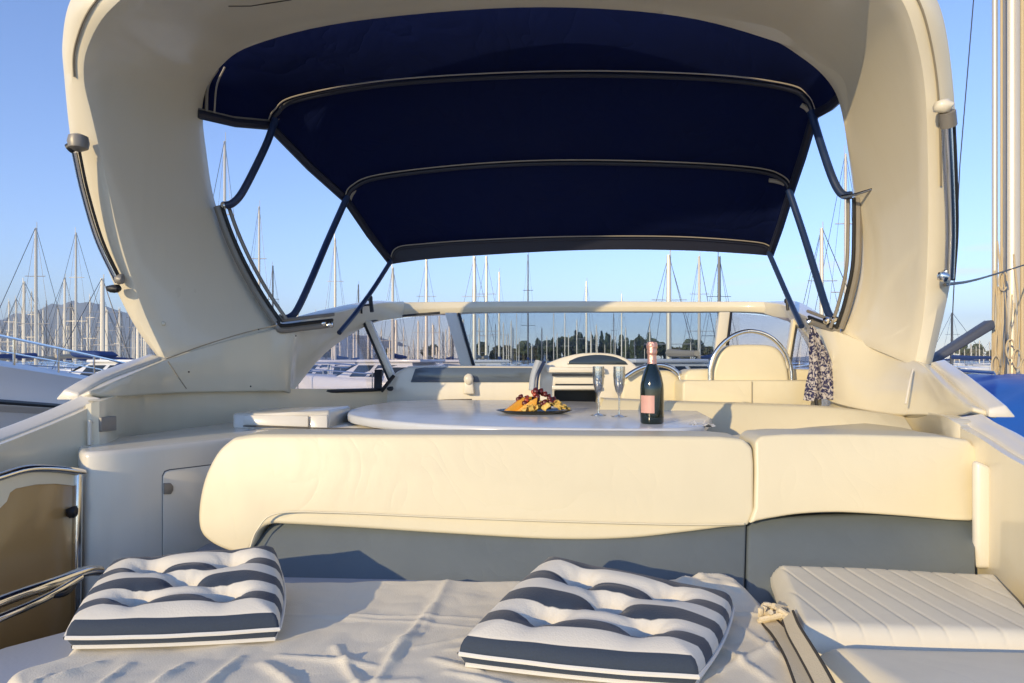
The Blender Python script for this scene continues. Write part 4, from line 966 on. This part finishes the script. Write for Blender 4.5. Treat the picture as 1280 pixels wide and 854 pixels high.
def sheet_h(x_, y_):
    z = .010*noise.noise((x_*2.6, y_*2.6, 1))+.0025*noise.noise((x_*9, y_*7, 4))
    z += .004*abs(noise.noise((x_*5+y_*6, y_*8-x_*5, 9)))+.003*abs(noise.noise((x_*15-y_*9, y_*13+x_*6, 5)))
    for ax, ay, cx_, cy_, A_, w in creases:
        dx, dy = cx_-ax, cy_-ay; t = max(0, min(1, ((x_-ax)*dx+(y_-ay)*dy)/(dx*dx+dy*dy)))
        ex, ey = x_-ax-t*dx, y_-ay-t*dy; d = math.hypot(ex, ey); s_ = (ex*dy-ey*dx)
        z += .85*A_*math.exp(-(d/(w*.62))**1.5)*(1 if s_ > 0 else .85)*(1-.4*abs(2*t-1))
    bq = math.exp(-(((x_-.50)/.12)**2+((y_-1.73)/.07)**2)); z += bq*(.034+.016*noise.noise((x_*26+y_*9, y_*22, 3)))
    return z
rows = []
NX, NY = 300, 190
for j in range(NY+1):
    v = j/NY; y_ = .95+v*.875; r = []
    xl = -.93+.02*math.sin(y_*23)+.015*math.sin(y_*51+1); xr = .615
    for i in range(NX+1):
        u = i/NX; x_ = xl+(xr-xl)*u
        e_ = min(u*(xr-xl), (1-u)*(xr-xl)); z = CZ-.592+sheet_h(x_, y_)*min(1, e_/.06+.15)
        if e_ < .03: z -= .03*(1-e_/.03)**2
        r.append((x_, y_, z))
    rows.append(r)
sh = loft('cotton_sheet', rows, M['sheet'], None, solid=.004, offset=0, sharp=0)
tag(sh, 'rumpled pale grey cotton sheet spread over the stern sunpad', 'sheet')

# ------------------------------------------------------------------ quilted seat cushion at right
zq = CZ-.53
fl, fr_, br_, bl_ = H(996,784,-.53), H(1330,800,-.53), H(1250,712,-.53), H(963,701,-.53)
rows = []; NX, NY = 300, 50
def qz(u, v, p):
    d = (p.x-.60)+(p.y-1.37)*.02; f = (d/.052) % 1.0; f = min(f, 1-f); g_ = -.0030*math.exp(-(f/.040)**2)+.0003*math.sin(f*math.pi)
    e_ = min(u*.75, (1-u)*.75, v*.45, (1-v)*.45); rd = -.045*(1-min(1, e_/.045))**2.2
    return g_*min(1, e_/.03)+rd+.004*noise.noise(p*4)
for j in range(NY+1):
    r = []; v = j/NY
    for i in range(NX+1):
        u = i/NX; p = (fl*(1-u)+fr_*u)*(1-v)+(bl_*(1-u)+br_*u)*v; x_, y_ = 2*u-1, 2*v-1
        r.append(Vector((p.x, p.y, zq+qz(u, v, p))))
    rows.append(r)
bm, V = bm_loft(rows)
ring = [V[0][i] for i in range(NX+1)]+[V[j][NX] for j in range(1, NY+1)]+[V[NY][i] for i in range(NX-1, -1, -1)]+[V[j][0] for j in range(NY-1, 0, -1)]
low = [bm.verts.new((v_.co.x, v_.co.y, CZ-.595)) for v_ in ring]
for a in range(len(ring)): b_ = (a+1) % len(ring); bm.faces.new((ring[a], low[a], low[b_], ring[b_]))
bm.faces.new(low[::-1])
qc = fin(bm, 'seat_cushion', M['vinylwhite'], None, sharp=50); tag(qc, 'white vinyl seat cushion with diagonal stitched seams at the right', 'cushion')
# smooth cushion in front of it
out_ = [H(1012,800,-.545), H(1330,808,-.545), Vector((1.42, .70, 0)), Vector((.625, .70, 0))]
rows = []; NX, NY = 60, 60
for j in range(NY+1):
    r = []; v = j/NY
    for i in range(NX+1):
        u = i/NX; p = (out_[0]*(1-u)+out_[1]*u)*(1-v)+(out_[3]*(1-u)+out_[2]*u)*v
        e_ = min(u*.7, (1-u)*.7, v*.6, (1-v)*.6); rd = -.05*(1-min(1, e_/.06))**2.0
        r.append(Vector((p.x, p.y, CZ-.545+rd+.030*math.sin(math.pi*min(1, v*1.0))**.8-.02*v+.005*noise.noise(p*3))))
    rows.append(r)
bm, V = bm_loft(rows)
ring = [V[0][i] for i in range(NX+1)]+[V[j][NX] for j in range(1, NY+1)]+[V[NY][i] for i in range(NX-1, -1, -1)]+[V[j][0] for j in range(NY-1, 0, -1)]
low = [bm.verts.new((v_.co.x, v_.co.y, CZ-.605)) for v_ in ring]
for a in range(len(ring)): b_ = (a+1) % len(ring); bm.faces.new((ring[a], low[a], low[b_], ring[b_]))
bm.faces.new(low[::-1])
sc = fin(bm, 'seat_cushion', M['vinylwhite'], None, sharp=60)
tag(sc, 'smooth white vinyl seat cushion in the bottom right corner', 'cushion')

# straps
def strap(name, path, w, lean, label):
    P_ = cr([H(a, b_, z_) for a, b_, z_ in path], 40); rows = [[], []]; 
    for i, p in enumerate(P_):
        d = (P_[min(i+1, 39)]-P_[max(i-1, 0)]).normalized(); sdir = Vector((d.y, -d.x, 0)).normalized()
        up = (UP*math.cos(lean)+sdir*math.sin(lean))*w
        rows[0].append(p-up*.5); rows[1].append(p+up*.5)
    o = loft(name, rows, M['strap'], None, solid=.004, offset=0); tag(o, label, 'strap')
    for r in rows: tube('strap_edge', r, .0032, M['strapedge'], o, 6)
strap('webbing_strap', [(985,770,-.545),(992,788,-.54),(1006,812,-.53),(1022,840,-.52),(1040,875,-.51),(1065,920,-.50)],   .030, R(-42), 'beige webbing strap with dark edges standing upright beside the white seat')
strap('webbing_strap', [(962,778,-.58),(975,792,-.575),(990,815,-.57),(1002,842,-.565),(1014,875,-.56)], .034, R(-78), 'beige webbing strap lying flat at the edge of the cotton sheet')
bm = bmesh.new()
for k in range(7):
    c = H(963+random.uniform(-8, 14), 770+random.uniform(-5, 8), -.565); bm_tube(cr([c+Vector((random.uniform(-.03, .03), random.uniform(-.02, .02), random.uniform(-.015, .02))) for _ in range(4)], 12), .006, bm, 6)
o = fin(bm, 'cord_knot', M['strap'], None); tag(o, 'small knot of pale cord where the straps meet the sheet', 'cord')

# ------------------------------------------------------------------ air between the harbour and the hills
hz = bpy.data.materials.new('harbour air'); hz.use_nodes = True; n = hz.node_tree.nodes; L = hz.node_tree.links
n.remove(n['Principled BSDF']); pv = n.new('ShaderNodeVolumePrincipled'); pv.inputs['Density'].default_value = .00021; pv.inputs['Color'].default_value = (.72, .85, 1, 1)
L.new(pv.outputs[0], n['Material Output'].inputs['Volume'])
o = fin(bm_box((0, 2600, 189), (10500, 6100, 382)), 'haze', hz, None); o['kind'] = 'stuff'

# ------------------------------------------------------------------ sky, sun, camera
EL, AZ = 14.5, 37.0
w = bpy.data.worlds.new('World'); SC.world = w; w.use_nodes = True
n = w.node_tree.nodes; L = w.node_tree.links; bg = n['Background']
sky = n.new('ShaderNodeTexSky'); sky.sky_type = 'NISHITA'; sky.sun_disc = False; sky.sun_elevation = R(EL); sky.sun_rotation = R(180+AZ)
sky.altitude = 0; sky.air_density = 1.0; sky.dust_density = 0.0; sky.ozone_density = 2.0
# a few thin pink clouds low on the right
tc = n.new('ShaderNodeTexCoord'); sx = n.new('ShaderNodeSeparateXYZ'); L.new(tc.outputs['Generated'], sx.inputs[0])
mp = n.new('ShaderNodeMapping'); mp.inputs['Scale'].default_value = (7, 7, 60); L.new(tc.outputs['Generated'], mp.inputs[0])
nz = n.new('ShaderNodeTexNoise'); nz.inputs['Scale'].default_value = 1.0; nz.inputs['Detail'].default_value = 5; L.new(mp.outputs[0], nz.inputs['Vector'])
r1 = n.new('ShaderNodeMapRange'); r1.inputs['From Min'].default_value = .48; r1.inputs['From Max'].default_value = .68; L.new(nz.outputs['Fac'], r1.inputs['Value'])
def band(c, wd, out):
    a = n.new('ShaderNodeMath'); a.operation = 'SUBTRACT'; a.inputs[1].default_value = c; L.new(out, a.inputs[0])
    b_ = n.new('ShaderNodeMath'); b_.operation = 'ABSOLUTE'; L.new(a.outputs[0], b_.inputs[0])
    m_ = n.new('ShaderNodeMapRange'); m_.inputs['From Min'].default_value = wd; m_.inputs['From Max'].default_value = wd*.3; L.new(b_.outputs[0], m_.inputs['Value']); return m_.outputs[0]
def mul(a, c):
    k_ = n.new('ShaderNodeMath'); k_.operation = 'MULTIPLY'; L.new(a, k_.inputs[0])
    if isinstance(c, float): k_.inputs[1].default_value = c
    else: L.new(c, k_.inputs[1])
    return k_.outputs[0]
fac = mul(mul(mul(r1.outputs[0], band(.118, .04, sx.outputs[2])), band(.48, .25, sx.outputs[0])), .45)
mx = n.new('ShaderNodeMix'); mx.data_type = 'RGBA'; mx.inputs[7].default_value = (6.5, 5.2, 5.2, 1); L.new(fac, mx.inputs[0]); L.new(sky.outputs[0], mx.inputs[6])
tint = n.new('ShaderNodeMix'); tint.data_type = 'RGBA'; tint.blend_type = 'MULTIPLY'; tint.inputs[0].default_value = 1; tint.inputs[7].default_value = (1.08, 1.13, 1.50, 1)
L.new(mx.outputs[2], tint.inputs[6]); L.new(tint.outputs[2], bg.inputs['Color']); bg.inputs['Strength'].default_value = .15

sun = bpy.data.lights.new('sun', 'SUN'); sun.energy = 3.25; sun.angle = R(.55); sun.color = (1, .80, .48)
so = bpy.data.objects.new('sun', sun); COL.objects.link(so)
d = Vector((math.sin(R(AZ))*math.cos(R(EL)), math.cos(R(AZ))*math.cos(R(EL)), -math.sin(R(EL))))
so.rotation_euler = d.to_track_quat('-Z', 'Y').to_euler(); so.location = (-4, -6, 8)

cam = bpy.data.cameras.new('camera'); co = bpy.data.objects.new('camera', cam); COL.objects.link(co); SC.camera = co
co.location = (0, 0, CZ); co.rotation_euler = (R(90), 0, 0); cam.sensor_width = 36; cam.lens = 36*FPX/1280; cam.shift_y = -(427-HY)/1280
cam.clip_start = .02; cam.clip_end = 30000
SC.view_settings.view_transform = 'Standard'; SC.view_settings.look = 'None'; SC.view_settings.gamma = 1; SC.view_settings.exposure = .36
SC.view_settings.use_curve_mapping = False
SC.cycles.max_bounces = 8; SC.cycles.diffuse_bounces = 4; SC.cycles.transparent_max_bounces = 12
